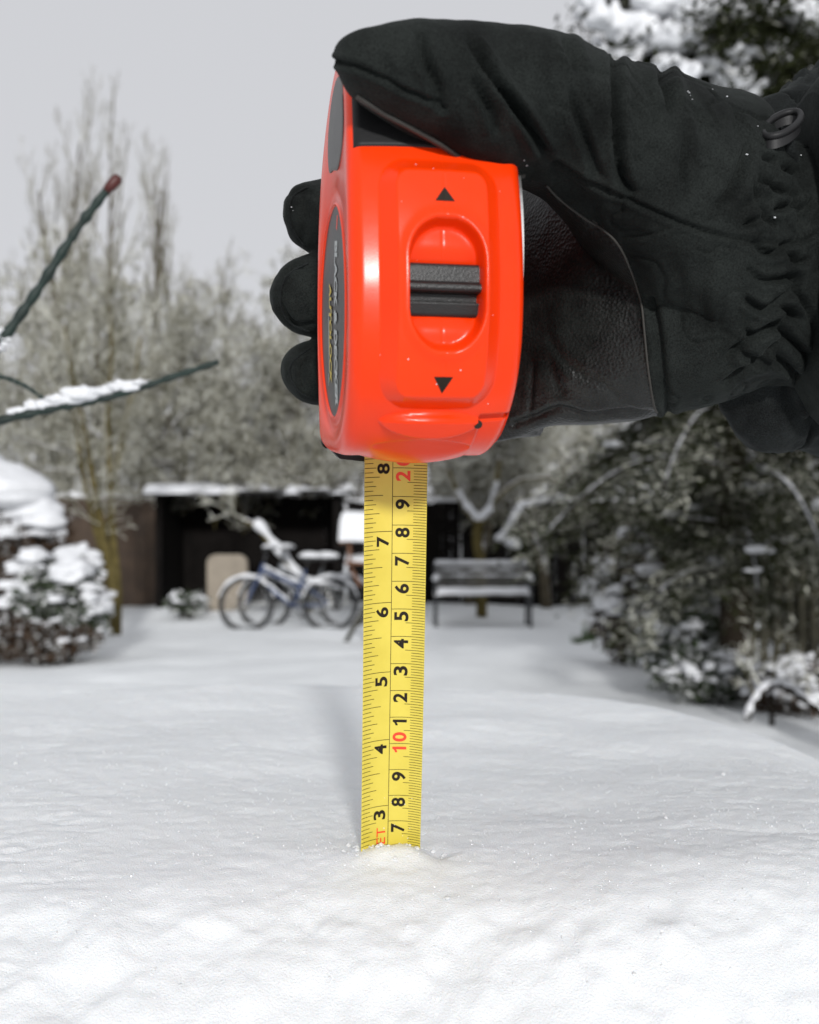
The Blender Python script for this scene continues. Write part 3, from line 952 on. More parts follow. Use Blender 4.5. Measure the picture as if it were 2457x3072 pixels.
disp = np.zeros(nv)
def crease(poly, w, depth, lips=.45, taper=True):
    global disp
    poly = catmull(poly, 6) if len(poly) > 2 else np.array(poly, float)
    d, s = seg_dist(gpx, gpy, poly)
    e = np.sin(np.clip(s, 0, 1) * math.pi) ** .45 if taper else 1.
    e = np.clip(e, .12, 1)
    disp += fr * e * depth / 100 * (-np.exp(-(d / w) ** 2) + lips * np.exp(-((d - 2.3 * w) / (1.3 * w)) ** 2))
deep = [
    ([(1258, 95), (1276, 187), (1303, 240), (1322, 318)], 13, .34), ([(1408, 125), (1463, 213), (1527, 299), (1580, 373), (1636, 462)], 12, .40),
    ([(1418, 236), (1468, 320), (1490, 400)], 12, .26), ([(1500, 266), (1544, 316), (1611, 411), (1640, 456)], 11, .24),
    ([(1711, 268), (1733, 355), (1772, 461), (1796, 530)], 12, .24), ([(1845, 160), (1846, 300), (1852, 422), (1866, 533), (1902, 585)], 12, .46), ([(1985, 190), (1998, 260), (2012, 320)], 14, .34), ([(1690, 110), (1720, 170), (1735, 215)], 13, .2),
    ([(2100, 320), (2111, 415)], 14, .12), ([(2061, 390), (2050, 500), (2055, 615)], 11, .17), ([(2248, 430), (2199, 561), (2148, 620)], 14, .30),
    ([(1975, 235), (2010, 290), (2020, 340)], 16, .14), ([(2210, 330), (2215, 430)], 14, .12), ([(1640, 470), (1700, 540), (1760, 600), (1800, 690)], 20, .14),
    ([(1600, 180), (1640, 260), (1655, 330)], 18, .10), ([(1130, 150), (1160, 200), (1180, 240)], 14, .08),
    ([(2000, 760), (2040, 860), (2050, 1000)], 30, .14), ([(2120, 780), (2100, 900), (2130, 1010)], 26, .12),
    ([(1640, 1000), (1700, 1090), (1800, 1150), (1900, 1230)], 14, .08), ([(1600, 1080), (1592, 1180), (1588, 1260)], 8, .07), ([(1640, 1060), (1670, 1150), (1700, 1180)], 18, .10),
]
seams = [
    ([(1009, 184), (1079, 203), (1153, 235), (1217, 272), (1292, 299), (1332, 327)], 7, .15),
    ([(1667, 488), (1766, 544), (1889, 600), (2030, 663), (2138, 700), (2249, 722), (2388, 728), (2450, 703)], 7, .16),
    ([(1870, 720), (1961, 700), (2033, 672)], 6, .05),
    ([(1544, 1272), (1611, 1249), (1678, 1224), (1766, 1244), (1855, 1233), (1966, 1241)], 9, .12),
    ([(1955, 900), (1972, 989), (1985, 1110), (2003, 1232)], 12, .18),
]
smock = [
    [(2229, 677), (2284, 658)], [(2284, 616), (2298, 654), (2331, 681)], [(2312, 635), (2350, 622), (2391, 621), (2398, 714)],
    [(2271, 533), (2322, 565), (2354, 579), (2391, 598)], [(2345, 500), (2405, 528)], [(2261, 728), (2308, 760), (2368, 728)], [(2354, 755), (2387, 788), (2428, 779)],
    [(2243, 802), (2280, 839), (2335, 839), (2377, 834), (2391, 885), (2428, 936), (2447, 1001)], [(2233, 895), (2294, 927), (2373, 862)], [(2326, 909), (2396, 960)],
    [(2233, 983), (2266, 1001), (2359, 941)], [(2317, 969), (2382, 1029), (2447, 1099)], [(2173, 1071), (2266, 1001)], [(2210, 1052), (2247, 1066), (2280, 1075), (2349, 1010)],
    [(2317, 1052), (2410, 1150)], [(2173, 1154), (2243, 1099), (2335, 1085)], [(2285, 470), (2330, 490)], [(2400, 640), (2440, 600)], [(2270, 600), (2260, 560)],
]
for p_, w_, d_ in deep: crease(p_, w_, d_)
for p_, w_, d_ in seams: crease(p_, w_, d_, .35, False)
for p_ in smock: crease(p_, 10, .30, .5)
# fingertip creases
crease([(905, 560), (915, 610), (915, 690), (900, 735)], 8, .05); crease([(840, 905), (880, 970), (950, 975)], 8, .14); crease([(845, 830), (890, 800), (950, 810)], 8, .10); crease([(930, 1070), (905, 1110), (915, 1170)], 8, .13); crease([(860, 590), (910, 575), (960, 590)], 8, .08)
# broad softness of padded cloth
X3 = wco * 100
pad = .10 * fbm(X3[:, 0] * .55, X3[:, 1] * .55, X3[:, 2] * .55, oct=3, seed=51)
wr = np.abs(fbm(X3[:, 0] * .9 + .5 * X3[:, 2], X3[:, 1] * .6, X3[:, 2] * .9, oct=2, seed=63))
isright = smoothstep(1560, 1700, gpx)
cloth = smoothstep(0, 60, gpx - np.interp(gpy, [548, 600, 655, 733, 800, 900, 1100, 1211, 1300], [1625, 1683, 1755, 1855, 1889, 1922, 1944, 1961, 1975]))
disp += (pad * .5 - .08 * np.exp(-(wr / .09) ** 2) * isright * cloth) / 100
co2 = co + no * disp[:, None]
me.vertices.foreach_set('co', co2.ravel())
# leather on the palm side of the seam, cloth elsewhere
me.materials.clear()
me.materials.append(M['glove']); me.materials.append(M['leather'])
seam_line = np.array([(540, 1560), (528, 1585), (545, 1625), (600, 1683), (655, 1755), (689, 1811), (733, 1855), (800, 1889), (900, 1922), (989, 1933), (1100, 1944), (1211, 1961), (1300, 1975)], float)
lim = np.interp(gpy, seam_line[1:, 0], seam_line[1:, 1])
isle = (gpx < lim) & (gpy > 548) & (gpx > 1380) & (facing > -.3)
nf = len(me.polygons)
lt = np.empty(nf, int); me.polygons.foreach_get('loop_start', lt)
vi = np.empty(len(me.loops), int); me.loops.foreach_get('vertex_index', vi)
me.polygons.foreach_set('material_index', isle[vi[lt]].astype(int))
me.polygons.foreach_set('use_smooth', [True] * nf)
me.update()
hand["label"] = 'black softshell ski glove with leather palm'

# piping along the palm seam and the thumb edge: laid on the glove surface
from mathutils.bvhtree import BVHTree
bvh = BVHTree.FromPolygons([Vector(q) for q in (co2 + np.array(person.location)).tolist()], [list(p.vertices) for p in me.polygons])
def on_glove(px, py, lift=.0):
    o = Vector((0, 0, EYE)); d = (Vector(pw(px, py, 30)) - o).normalized()
    h = bvh.ray_cast(o, d)
    if h[0] is None: return None
    return h[0] + h[1] * lift
def piping(name, pts, r, mat, parent):
    c = catmull(pts, 10)
    q = [on_glove(a, b, r * .25) for a, b in c]
    q = [p for p in q if p is not None]
    q2 = [q[0]]
    for p in q[1:]:
        if (p - q2[-1]).length < .012: q2.append(p)
    for _ in range(3):
        q2 = [q2[0]] + [(q2[i - 1] + q2[i] * 2 + q2[i + 1]) / 4 for i in range(1, len(q2) - 1)] + [q2[-1]]
    v, f = tube(q2, r, 6)
    return add(name, v, f, mat, parent)
piping('palm_piping', [(1640, 556), (1683, 600), (1755, 655), (1811, 689), (1855, 733), (1889, 800), (1922, 900), (1933, 989), (1944, 1100), (1961, 1211), (1972, 1236)], .00042, M['piping'], hand)
piping('thumb_piping', [(1072, 284), (1153, 338), (1233, 380), (1313, 425), (1393, 478), (1463, 513), (1527, 524), (1572, 524)], .0009, M['piping'], hand)

for fs in ([(925, 562), (885, 585), (868, 630), (880, 690), (915, 738)], [(925, 790), (862, 830), (842, 900), (868, 965), (930, 995)], [(930, 1045), (885, 1080), (870, 1120), (895, 1172), (940, 1196)]):
    piping('finger_seam', fs, .00045, M['sleeve'], hand)
# buckle of black plastic at the wrist
ring_pts = []
for k in range(40):
    a = 2 * math.pi * k / 40
    ring_pts.append(pw(2345 + 56 * math.cos(a) + 14 * math.sin(a), 372 - 34 * math.sin(a) - 15 * math.cos(a), 30.4 + .5 * math.sin(a)))
mb = MB()
for off_y, rr_ in ((0, .0011),):
    v, f = tube([Vector(q) - Vector((0, 0, off_y)) for q in ring_pts], rr_, 8, closed=True); mb.put(v, f)
n_ = len(ring_pts)
wall = np.array([list(q) for q in ring_pts] + [[q[0], q[1], q[2] - .0038] for q in ring_pts])
mb.put(wall, [[k, (k + 1) % n_, n_ + (k + 1) % n_, n_ + k] for k in range(n_)])
mb.build('wrist_buckle', M['black_rubber'], hand, smooth=True)
hold = MB()
for (x0, y0, x1, y1) in ((2300, 400, 2290, 500), (2360, 420, 2380, 520)):
    hold.tube([pw(x0, y0, 30.7), pw((x0 + x1) / 2, (y0 + y1) / 2, 31.2), pw(x1, y1, 32.2)], [.0022, .003, .002], 8)
hold.build('buckle_strap', M['sleeve'], hand, smooth=True)

# gauntlet and jacket sleeve behind the gathered wrist
sleeve_sl = [(2125, 560, 1200, 35.4, .8), (2160, 480, 1245, 35.6, 1.5), (2215, 400, 1290, 35.9, 2.2), (2262, 322, 1325, 36.2, 2.9), (2330, 272, 1338, 36.5, 3.5), (2362, 226, 1340, 36.8, 3.9), (2457, 190, 1345, 37.2, 4.2),
             (2600, 165, 1390, 38, 4.6), (2900, 150, 1440, 40, 5.2), (3400, 160, 1520, 44, 5.6), (3900, 200, 1600, 48, 5.6)]
v, f = loft(sleeve_sl, 96, 2.0, 20)
rel = v - np.array([0, 0, EYE]); d0 = fbm(v[:, 0] * 45, v[:, 1] * 30, v[:, 2] * 60, oct=4, seed=91)
cen = v.reshape(-1, 96, 3).mean(1).repeat(96, 0); nn_ = (v - cen); nn_ /= np.linalg.norm(nn_, axis=1)[:, None] + 1e-9
ridge = np.exp(-(fbm(v[:, 0] * 60 + v[:, 2] * 30, v[:, 1] * 30, v[:, 2] * 34, oct=2, seed=92) / .12) ** 2)
v = v + nn_ * (d0 * .0030 - .0045 * ridge)[:, None]
add('sleeve', v, f, M['sleeve'], person)
cuff_sl = [(2395, 300, 1130, 33.2, 3.2), (2420, 262, 1190, 33.4, 3.9), (2470, 240, 1240, 33.6, 4.3), (2560, 230, 1280, 34, 4.6), (2700, 220, 1320, 36, 4.9), (3000, 210, 1380, 39, 5.3)]
v, f = loft(cuff_sl, 64, 2.3, 14)
cen = v.reshape(-1, 64, 3).mean(1).repeat(64, 0); nn_ = (v - cen); nn_ /= np.linalg.norm(nn_, axis=1)[:, None] + 1e-9
v = v + nn_ * (.0026 * fbm(v[:, 0] * 40, v[:, 1] * 40, v[:, 2] * 40, oct=4, seed=95) - .003 * np.exp(-(fbm(v[:, 0] * 30, v[:, 1] * 30, v[:, 2] * 22, oct=2, seed=97) / .12) ** 2))[:, None]
add('glove_cuff', v, f, M['glove'], person)

# crystals of snow caught on the cloth
mb = MB()
spots = [(2062, 276), (2066, 280), (2070, 288), (2075, 300), (2137, 270), (2330, 262), (2352, 248), (2390, 232), (2302, 285), (2272, 380), (1580, 495), (1572, 480), (876, 622), (880, 632),
         (2180, 292), (2240, 466), (2402, 468), (2324, 652)]
for (a, b) in spots:
    q = on_glove(a, b, .0002)
    if q is None: continue
    s_ = rng.uniform(.00015, .00042)
    snow_lump(mb, q, (s_, s_, s_ * .9), rng.randint(0, 90), 1, .3)
mb.build('snow_specks', M['snow_clump'], hand)["kind"] = 'stuff'

# ---------------------------------------------------------------- trees
def prisms(segs, sides=3):
    """many tapered twig segments as one array mesh; segs rows: p0(3) p1(3) r0 r1"""
    S = np.array(segs, float)
    p0, p1, r0, r1 = S[:, :3], S[:, 3:6], S[:, 6], S[:, 7]
    d = p1 - p0; d /= np.linalg.norm(d, axis=1)[:, None] + 1e-9
    ref = np.where(np.abs(d[:, 2:3]) < .9, np.array([[0, 0, 1.]]), np.array([[1., 0, 0]]))
    s = np.cross(d, ref); s /= np.linalg.norm(s, axis=1)[:, None] + 1e-9
    t = np.cross(s, d)
    V = np.empty((len(S), 2 * sides, 3))
    for k in range(sides):
        a = 2 * math.pi * k / sides + math.pi / 2
        o = s * math.cos(a) + t * math.sin(a)
        V[:, k] = p0 + o * r0[:, None]; V[:, sides + k] = p1 + o * r1[:, None]
    base = (np.arange(len(S)) * 2 * sides)[:, None]
    F = []
    for k in range(sides):
        F.append(np.concatenate([base + k, base + (k + 1) % sides, base + sides + (k + 1) % sides, base + sides + k], 1))
    return V.reshape(-1, 3), np.concatenate(F)

def fast_mesh(name, v, f, mat, parent, smooth=False):
    off = np.array(root_of(parent).location)
    me = bpy.data.meshes.new(name)
    v = v - off
    me.vertices.add(len(v)); me.vertices.foreach_set('co', v.ravel())
    k = f.shape[1]
    me.loops.add(f.size); me.loops.foreach_set('vertex_index', f.ravel().astype(np.int32))
    me.polygons.add(len(f)); me.polygons.foreach_set('loop_start', np.arange(0, f.size, k, dtype=np.int32))
    if smooth: me.polygons.foreach_set('use_smooth', [True] * len(f))
    me.update(calc_edges=True); me.materials.append(mat)
    o = bpy.data.objects.new(name, me); COL.objects.link(o); o.parent = parent
    return o

def grow(base, height, r0, seed, levels=4, upward=.6, kids=(9, 7, 6, 5), spread=.7, lengths=(.5, .5, .5), trunk_dir=(0, 0, 1), wob=.12, first=.25, nseg=(8, 5, 4, 3), minr=.004, droop=0.):
    r = random.Random(seed)
    segs = []
    def branch(p, d, L, rad, lev):
        n = nseg[min(lev, len(nseg) - 1)]
        q, dd = Vector(p), Vector(d).normalized()
        pts, dirs, rads = [q.copy()], [dd.copy()], [rad]
        for i in range(n):
            up = upward if lev > 0 else .15
            dd = (dd + Vector((r.uniform(-1, 1), r.uniform(-1, 1), r.uniform(-1, 1))) * wob + Vector((0, 0, up * .22 - droop * (lev > 1) * .3))).normalized()
            nr = max(minr, rad * (1 - .8 * (i + 1) / n))
            q2 = q + dd * (L / n)
            segs.append((*q, *q2, rads[-1], nr, lev)); q = q2
            pts.append(q.copy()); dirs.append(dd.copy()); rads.append(nr)
        if lev + 1 >= levels: return
        k = kids[min(lev, len(kids) - 1)]
        for j in range(k):
            s = first + (1 - first) * (j + r.random()) / k if lev == 0 else .2 + .8 * (j + r.random()) / k
            fi = min(s * n, n - 1e-3); i = int(fi); w = fi - i
            pp = pts[i].lerp(pts[i + 1], w); bd = dirs[min(i + 1, n)]
            side = bd.orthogonal().normalized(); side.rotate(Matrix.Rotation(r.uniform(0, 2 * math.pi), 3, bd))
            nd = (bd * (1 - spread) + side * spread + Vector((0, 0, .15))).normalized()
            LL = L * lengths[min(lev, len(lengths) - 1)] * r.uniform(.65, 1.2) * (1.15 - .55 * s)
            branch(pp, nd, LL, max(minr, rads[i] * .55), lev + 1)
    branch(base, trunk_dir, height, r0, 0)
    return segs

def bare_tree(name, base, height, r0, seed, label, cat='tree', group=None, trunk_mat='bark_frost', twig_mat='twig_frost', trunk_lev=1, **kw):
    t = thing(name, base, label, cat, group)
    S = grow(base - Vector((0, 0, .05)), height, r0, seed, **kw)
    big = [q[:8] for q in S if q[8] <= trunk_lev]; small = [q[:8] for q in S if q[8] > trunk_lev]
    v, f = prisms(big, 7); fast_mesh('trunk', v, f, M[trunk_mat], t, True)
    v, f = prisms(small, 3); fast_mesh('crown', v, f, M[twig_mat], t)
    return t, S

# tall bare poplars beyond the garden
pop = [(95, 27, 12.6, 2, 'tallest bare poplar at the far edge of the garden, next to the snowy twig'), (272, 28, 12.9, 5, 'bare poplar with twin leaders rising behind the red tipped twig'),
       (425, 31, 11.6, 9, 'slim bare poplar, third along the far row'), (575, 34, 12.6, 12, 'faint bare poplar beyond the frosted bushes, fourth along the row'),
       (790, 36, 10.8, 15, 'small faint bare poplar just beside the glove fingertips'), (-90, 27, 11.8, 19, 'bare poplar at the picture edge above the snow capped bush'),
       (180, 30, 11.6, 23, 'bare poplar filling the gap between the two tallest'), (345, 33, 12.6, 27, 'thin bare poplar right behind the red tipped twig end'), (680, 37, 10.8, 29, 'faint bare poplar between the fourth and the smallest')]
for (px, D, h, sd, lab) in pop:
    bare_tree('poplar_tree', G(px, D), h, .16, sd, lab, 'tree', 'bare poplars beyond the garden', 'bark_frost', 'twig_far', 0,
              levels=4, upward=1.25, kids=(20, 7, 4), spread=.46, lengths=(.27, .45, .5), first=.15, wob=.09, minr=.0052)

# frosted thorn trees massed over the fence
fr_spec = [(455, 16.3, 4.9, 31, 'broad frosted thorn tree over the brown fence'), (660, 16.8, 4.5, 32, 'frosted thorn tree rising over the shed roof'),
           (850, 16.2, 4.3, 33, 'frosted thorn tree behind the three glove fingertips'), (1010, 17.0, 3.6, 34, 'frosted thorn tree behind the tape case'),
           (150, 17.0, 4.4, 35, 'frosted thorn tree behind the lower twig'), (1330, 16.6, 3.1, 36, 'frosted thorn tree just beside the blade, behind the black fence'),
           (1530, 16.4, 3.4, 37, 'frosted thorn tree behind the glove palm and bench'), (1740, 16.0, 3.5, 38, 'frosted thorn tree behind the russet shrub'),
           (-60, 16.4, 4.2, 39, 'frosted thorn tree at the picture edge behind the snow capped bush'), (300, 18.4, 5.2, 40, 'frosted thorn tree in the second row behind the mossy stems'),
           (760, 18.6, 5.0, 41, 'frosted thorn tree in the second row between two thorn trees'),
           (1400, 15.0, 3.0, 46, 'snowy thorn tree hanging over the black fence just past the blade'), (1640, 14.7, 3.0, 47, 'snowy thorn tree hanging over the black fence above the bench end'), (590, 16.0, 3.3, 42, 'low thorn tree leaning over the shed roof above the beige slab'), (800, 15.95, 3.1, 45, 'low thorn tree overhanging the middle of the shed'), (960, 16.0, 3.2, 43, 'low thorn tree overhanging the shed beside the bird table'), (930, 18.9, 4.6, 44, 'frosted thorn tree in the second row behind the tape case')]
for (px, D, h, sd, lab) in fr_spec:
    low = sd in (42, 43, 45, 46, 47)
    bare_tree('thorn_tree', G(px, D), h, .09, sd, lab, 'tree', 'frosted thorn trees over the fence',
              levels=5, upward=.3, kids=(17, 9, 6, 5), spread=.76, lengths=(.52, .52, .52, .55) if not low else (.38, .5, .5, .5), first=.28 if not low else .5, wob=.2, minr=.0062)

# many stemmed mossy tree in front of the brown fence
mt = thing('mossy_tree', G(340, 11.0), 'mossy tree with several olive stems rising from one base', 'tree')
b0 = G(340, 11.0)
allsm = []
stems = [[(345, 1905), (345, 1780), (315, 1640), (290, 1500), (262, 1330), (225, 1150), (190, 960)], [(350, 1905), (352, 1760), (338, 1600), (330, 1420), (325, 1230), (335, 1050), (330, 900)],
         [(340, 1900), (325, 1740), (285, 1580), (250, 1420), (225, 1240), (210, 1080)], [(352, 1900), (350, 1720), (328, 1560), (352, 1380), (395, 1180), (425, 1000)]]
for i, stm in enumerate(stems):
    pts = [P(a, b, 11.0 + .06 * i + .03 * k) for k, (a, b) in enumerate(stm)]
    c = catmull([list(q) for q in pts], 5)
    m_ = MB(); m_.tube(c, np.linspace(.062 - .008 * i, .012, len(c)), 8); m_.build('stem', M['bark_green'], mt, smooth=True)
    for j in range(10, len(c), 2):
        d = Vector((rng.uniform(-1, 1), rng.uniform(-.6, .6), rng.uniform(.2, 1.0)))
        allsm += [q[:8] for q in grow(Vector(c[j]), rng.uniform(.5, 1.0), .012, 500 + i * 40 + j, levels=3, upward=.5, kids=(7, 5), spread=.65, lengths=(.5, .5), trunk_dir=d, wob=.2, nseg=(5, 3, 3), minr=.004, first=.2)]
v, f = prisms(allsm, 3); fast_mesh('crown', v, f, M['twig_frost'], mt)

# forked apple tree behind the bench with snow laden boughs
ap = thing('apple_tree', G(1440, 13.6), 'forked apple tree behind the bench with drooping snow laden boughs', 'tree')
boughs = [([(1445, 1850), (1442, 1700), (1432, 1620), (1440, 1565)], .075, .06), ([(1440, 1575), (1405, 1530), (1375, 1480), (1345, 1400)], .05, .02), ([(1438, 1575), (1470, 1520), (1490, 1450), (1500, 1370)], .05, .02),
          ([(1475, 1510), (1560, 1440), (1680, 1440), (1700, 1500)], .03, .015), ([(1700, 1490), (1640, 1500), (1560, 1530), (1520, 1600), (1500, 1625)], .03, .01), ([(1760, 1490), (1715, 1535), (1650, 1590), (1605, 1632)], .02, .008), ([(1700, 1470), (1780, 1480), (1830, 1420)], .03, .02)]
sn = MB()
for pts_, ra, rb in boughs:
    c = catmull([list(P(a, b, 13.4)) for a, b in pts_], 6)
    c[:, 1] += np.linspace(0, .3, len(c)) * .3
    m_ = MB(); m_.tube(c, np.linspace(ra, rb, len(c)), 7); m_.build('bough', M['bark_green'], ap, smooth=True)
for (a0, b0_, a1, b1_, s) in ((1690, 1492, 1560, 1522, .075), (1560, 1522, 1505, 1620, .07), (1535, 1630, 1545, 1640, .10), (1505, 1615, 1500, 1620, .08), (1712, 1535, 1606, 1630, .05), (1440, 1560, 1465, 1535, .07), (1435, 1560, 1400, 1520, .06), (1490, 1455, 1470, 1520, .04), (1375, 1480, 1400, 1520, .04)):
    for k in range(7):
        w_ = k / 6
        q = P(a0 + (a1 - a0) * w_, b0_ + (b1_ - b0_) * w_ - 4, 13.38)
        snow_lump(sn, q, (s * rng.uniform(.9, 1.2), s, s * rng.uniform(.75, 1.0)), rng.randint(0, 90), 1, .2)
sn.build('snow', M['snow_clump'], ap, smooth=True)["kind"] = 'stuff'
aseg = []
for k in range(26):
    q = P(rng.uniform(1330, 1720), rng.uniform(1330, 1470), 13.6 + rng.uniform(-.3, .3))
    aseg += [s_[:8] for s_ in grow(q, rng.uniform(.5, .9), .012, 800 + k, levels=3, upward=.3, kids=(8, 5), spread=.7, lengths=(.5, .5), trunk_dir=(rng.uniform(-1, 1), rng.uniform(-.5, .5), rng.uniform(-.1, 1)), wob=.25, nseg=(5, 3, 3), minr=.0045, first=.1)]
v, f = prisms(aseg, 3); fast_mesh('crown', v, f, M['twig_frost'], ap)

# ---------------------------------------------------------------- evergreens and shrubs
def leaf_quads(pts, size, seed, flat=.5, aspect=.45, dirs=None):
    r = np.random.default_rng(seed)
    n = len(pts)
    d = r.normal(size=(n, 3)); d[:, 2] *= flat
    if dirs is not None: d = d * .7 + dirs
    d /= np.linalg.norm(d, axis=1)[:, None]
    s = np.cross(d, r.normal(size=(n, 3)) * np.array([.5, .5, 1]) + np.array([0, 0, .8])); s /= np.linalg.norm(s, axis=1)[:, None] + 1e-9
    L = size * r.uniform(.6, 1.3, n)[:, None]
    p = np.asarray(pts)
    nrm = np.cross(s, d)
    V = np.stack([p, p + d * L * .5 + s * L * aspect * .5 + nrm * L * .06, p + d * L, p + d * L * .5 - s * L * aspect * .5 + nrm * L * .06], 1).reshape(-1, 3)
    F = np.arange(n * 4).reshape(n, 4)
    return V, F

def blob_points(center, radii, n, seed, shell=.55, lump=.25):
    r = np.random.default_rng(seed)
    d = r.normal(size=(n, 3)); d /= np.linalg.norm(d, axis=1)[:, None]
    rad = (shell + (1 - shell) * r.random(n) ** .6)
    rad = rad * (1 + lump * fbm(d[:, 0] * 2.2 + seed, d[:, 1] * 2.2, d[:, 2] * 2.2, oct=3, seed=seed))
    return np.array(center) + d * rad[:, None] * np.array(radii), d

def shrub(name, base, center, radii, n, leaf, mat, label, seed, snow_n, snow_s, snow_top=.1, flat=.6, cat='shrub', stems=7, snow_side=.0):
    t = thing(name, base, label, cat)
    pts, d = blob_points(center, radii, n, seed)
    pts = pts[pts[:, 2] > .04]
    v, f = leaf_quads(pts, leaf, seed + 1, flat); fast_mesh('foliage', v, f, M[mat], t)
    r = random.Random(seed)
    for k in range(stems):
        a = r.uniform(0, 2 * math.pi)
        e = Vector(center) + Vector((math.cos(a) * radii[0] * .6, math.sin(a) * radii[1] * .6, r.uniform(-.1, .5) * radii[2]))
        b = Vector(base) + Vector((math.cos(a) * .06, math.sin(a) * .06, -.04))
        m_ = MB(); m_.tube([b, b.lerp(e, .5) + Vector((0, 0, .05)), e], [.022, .015, .007], 6); m_.build('stem', M['bark_dark'], t, smooth=True)
    if snow_n:
        mb = MB()
        for k in range(snow_n):
            for _ in range(40):
                dd = Vector((r.gauss(0, 1), r.gauss(0, 1), r.gauss(0, 1))).normalized()
                if dd.z > snow_top and dd.y < .5: break
            rr = 1 + .22 * float(fbm(np.array([dd.x * 2.2 + seed]), np.array([dd.y * 2.2]), np.array([dd.z * 2.2]), oct=3, seed=seed)[0])
            q = Vector(center) + Vector((dd.x * radii[0] * rr, dd.y * radii[1] * rr, dd.z * radii[2] * rr)) * .97
            s = snow_s * r.uniform(.5, 1.35)
            snow_lump(mb, q, (s * r.uniform(.7, 1.4), s * r.uniform(.8, 1.3), s * r.uniform(.45, 1.0)), r.randint(0, 90), 3 if snow_s > .08 else 2, .5)
        for k in range(snow_n * 4):
            dd = Vector((r.gauss(0, 1), r.gauss(0, 1), r.gauss(0, 1))).normalized()
            if dd.z < snow_top - .2: continue
            q = Vector(center) + Vector((dd.x * radii[0], dd.y * radii[1], dd.z * radii[2])) * r.uniform(.85, 1.12)
            s = r.uniform(.012, .035)
            snow_lump(mb, q, (s * r.uniform(.7, 1.8), s * r.uniform(.7, 1.5), s * r.uniform(.5, .9)), r.randint(0, 90), 1, .5)
        mb.build('snow', M['snow_clump'], t, smooth=True)["kind"] = 'stuff'
    return t

# left side
sA = shrub('evergreen_bush', G(10, 9.2), P(-20, 1700, 9.2), (.72, .6, .84), 9000, .075, 'leaf_brown', 'dark evergreen bush under a heavy cap of snow', 61, 10, .085)
mb = MB()
for (a, b, s) in ((-80, 1470, .5), (-20, 1475, .46), (40, 1500, .38), (90, 1535, .28), (130, 1570, .2), (160, 1600, .12), (0, 1540, .36), (60, 1570, .22), (-50, 1460, .45), (20, 1600, .16), (170, 1625, .07)):
    snow_lump(mb, P(a, b, 9.1 + rng.uniform(-.15, .2)), (s, s * .9, s * .62), rng.randint(0, 90), 3, .2)
mb.build('snow_cap', M['snow_clump'], sA, smooth=True)
sB = shrub('laurel_shrub', G(190, 8.5), P(190, 1815, 8.5), (.37, .36, .42), 4200, .07, 'leaf_mid', 'low shrub bowed under clumps of snow beside the mossy stems', 67, 26, .10, -.15)
shrub('russet_shrub', G(120, 8.25), P(90, 1925, 8.25), (.52, .32, .20), 3800, .06, 'leaf_brown', 'low russet ground shrub at the foot of the bowed shrub', 71, 10, .035)
# behind: hedge bottoms by the fence
shrub('fern_clump', G(560, 13.0), P(560, 1810, 13.0), (.24, .22, .13), 500, .10, 'leaf_mid', 'snowy fern clump beside the beige slab', 74, 7, .05)

# right side: dark conifer with laden boughs
cb = G(2205, 6.3)
con = thing('conifer_tree', cb, 'dark conifer with big pads of snow on its upper boughs', 'tree')
trunk_pts = [cb + Vector((0, 0, -.1)), cb + Vector((.01, .02, .6)), cb + Vector((.0, .05, 1.4)), cb + Vector((.06, .0, 2.6)), cb + Vector((.1, 0, 4.0)), cb + Vector((.1, 0, 5.6))]
m_ = MB(); m_.tube(catmull([list(q) for q in trunk_pts], 6), np.linspace(.115, .03, 31), 10); m_.build('trunk', M['bark_dark'], con, smooth=True)
needles, ndirs, limbs = [], [], MB()
pads = MB()
rr_ = random.Random(99)
for k in range(74):
    z = .75 + 4.7 * (k / 73) ** .95
    a = rr_.uniform(0, 2 * math.pi) if k % 3 else rr_.uniform(math.pi * .75, math.pi * 1.8)
    L = (1.75 - .22 * z) * rr_.uniform(.7, 1.1)
    if z < 1.25: L *= .75
    st = cb + Vector((.03, .0, z)); d = Vector((math.cos(a), math.sin(a), 0))
    pts_ = [st + d * (L * s) + Vector((0, 0, .16 * L * math.sin(s * 2.4) - .42 * L * s * s)) for s in np.linspace(0, 1, 7)]
    c = catmull([list(q) for q in pts_], 3)
    limbs.tube(c, np.linspace(.028, .006, len(c)), 5)
    for j in range(2, len(c)):
        w_ = j / len(c)
        spread = .26 * (1 - w_ * .5)
        for q in range(105):
            o = Vector((rr_.gauss(0, spread * .6), rr_.gauss(0, spread * .6), rr_.gauss(-.05, .075)))
            needles.append(Vector(c[j]) + o); ndirs.append(d * .6 + Vector((0, 0, -.2)))
        if j % 2 == 0 and rr_.random() < (.12 if z < 1.9 else .9):
            s = rr_.uniform(.05, .12) * (1.25 if z > 2.2 else .6)
            snow_lump(pads, Vector(c[j]) + Vector((rr_.gauss(0, .06), rr_.gauss(0, .06), .05)), (s * rr_.uniform(.9, 1.6), s * rr_.uniform(.9, 1.5), s * .6), rr_.randint(0, 90), 2, .3)
limbs.build('limbs', M['bark_dark'], con, smooth=True)
v, f = leaf_quads(np.array([list(q) for q in needles]), .062, 3, .5, .2, np.array([list(q) for q in ndirs])); fast_mesh('needles', v, f, M['leaf_dark'], con)
pads.build('snow_pads', M['snow_clump'], con, smooth=True)["kind"] = 'stuff'

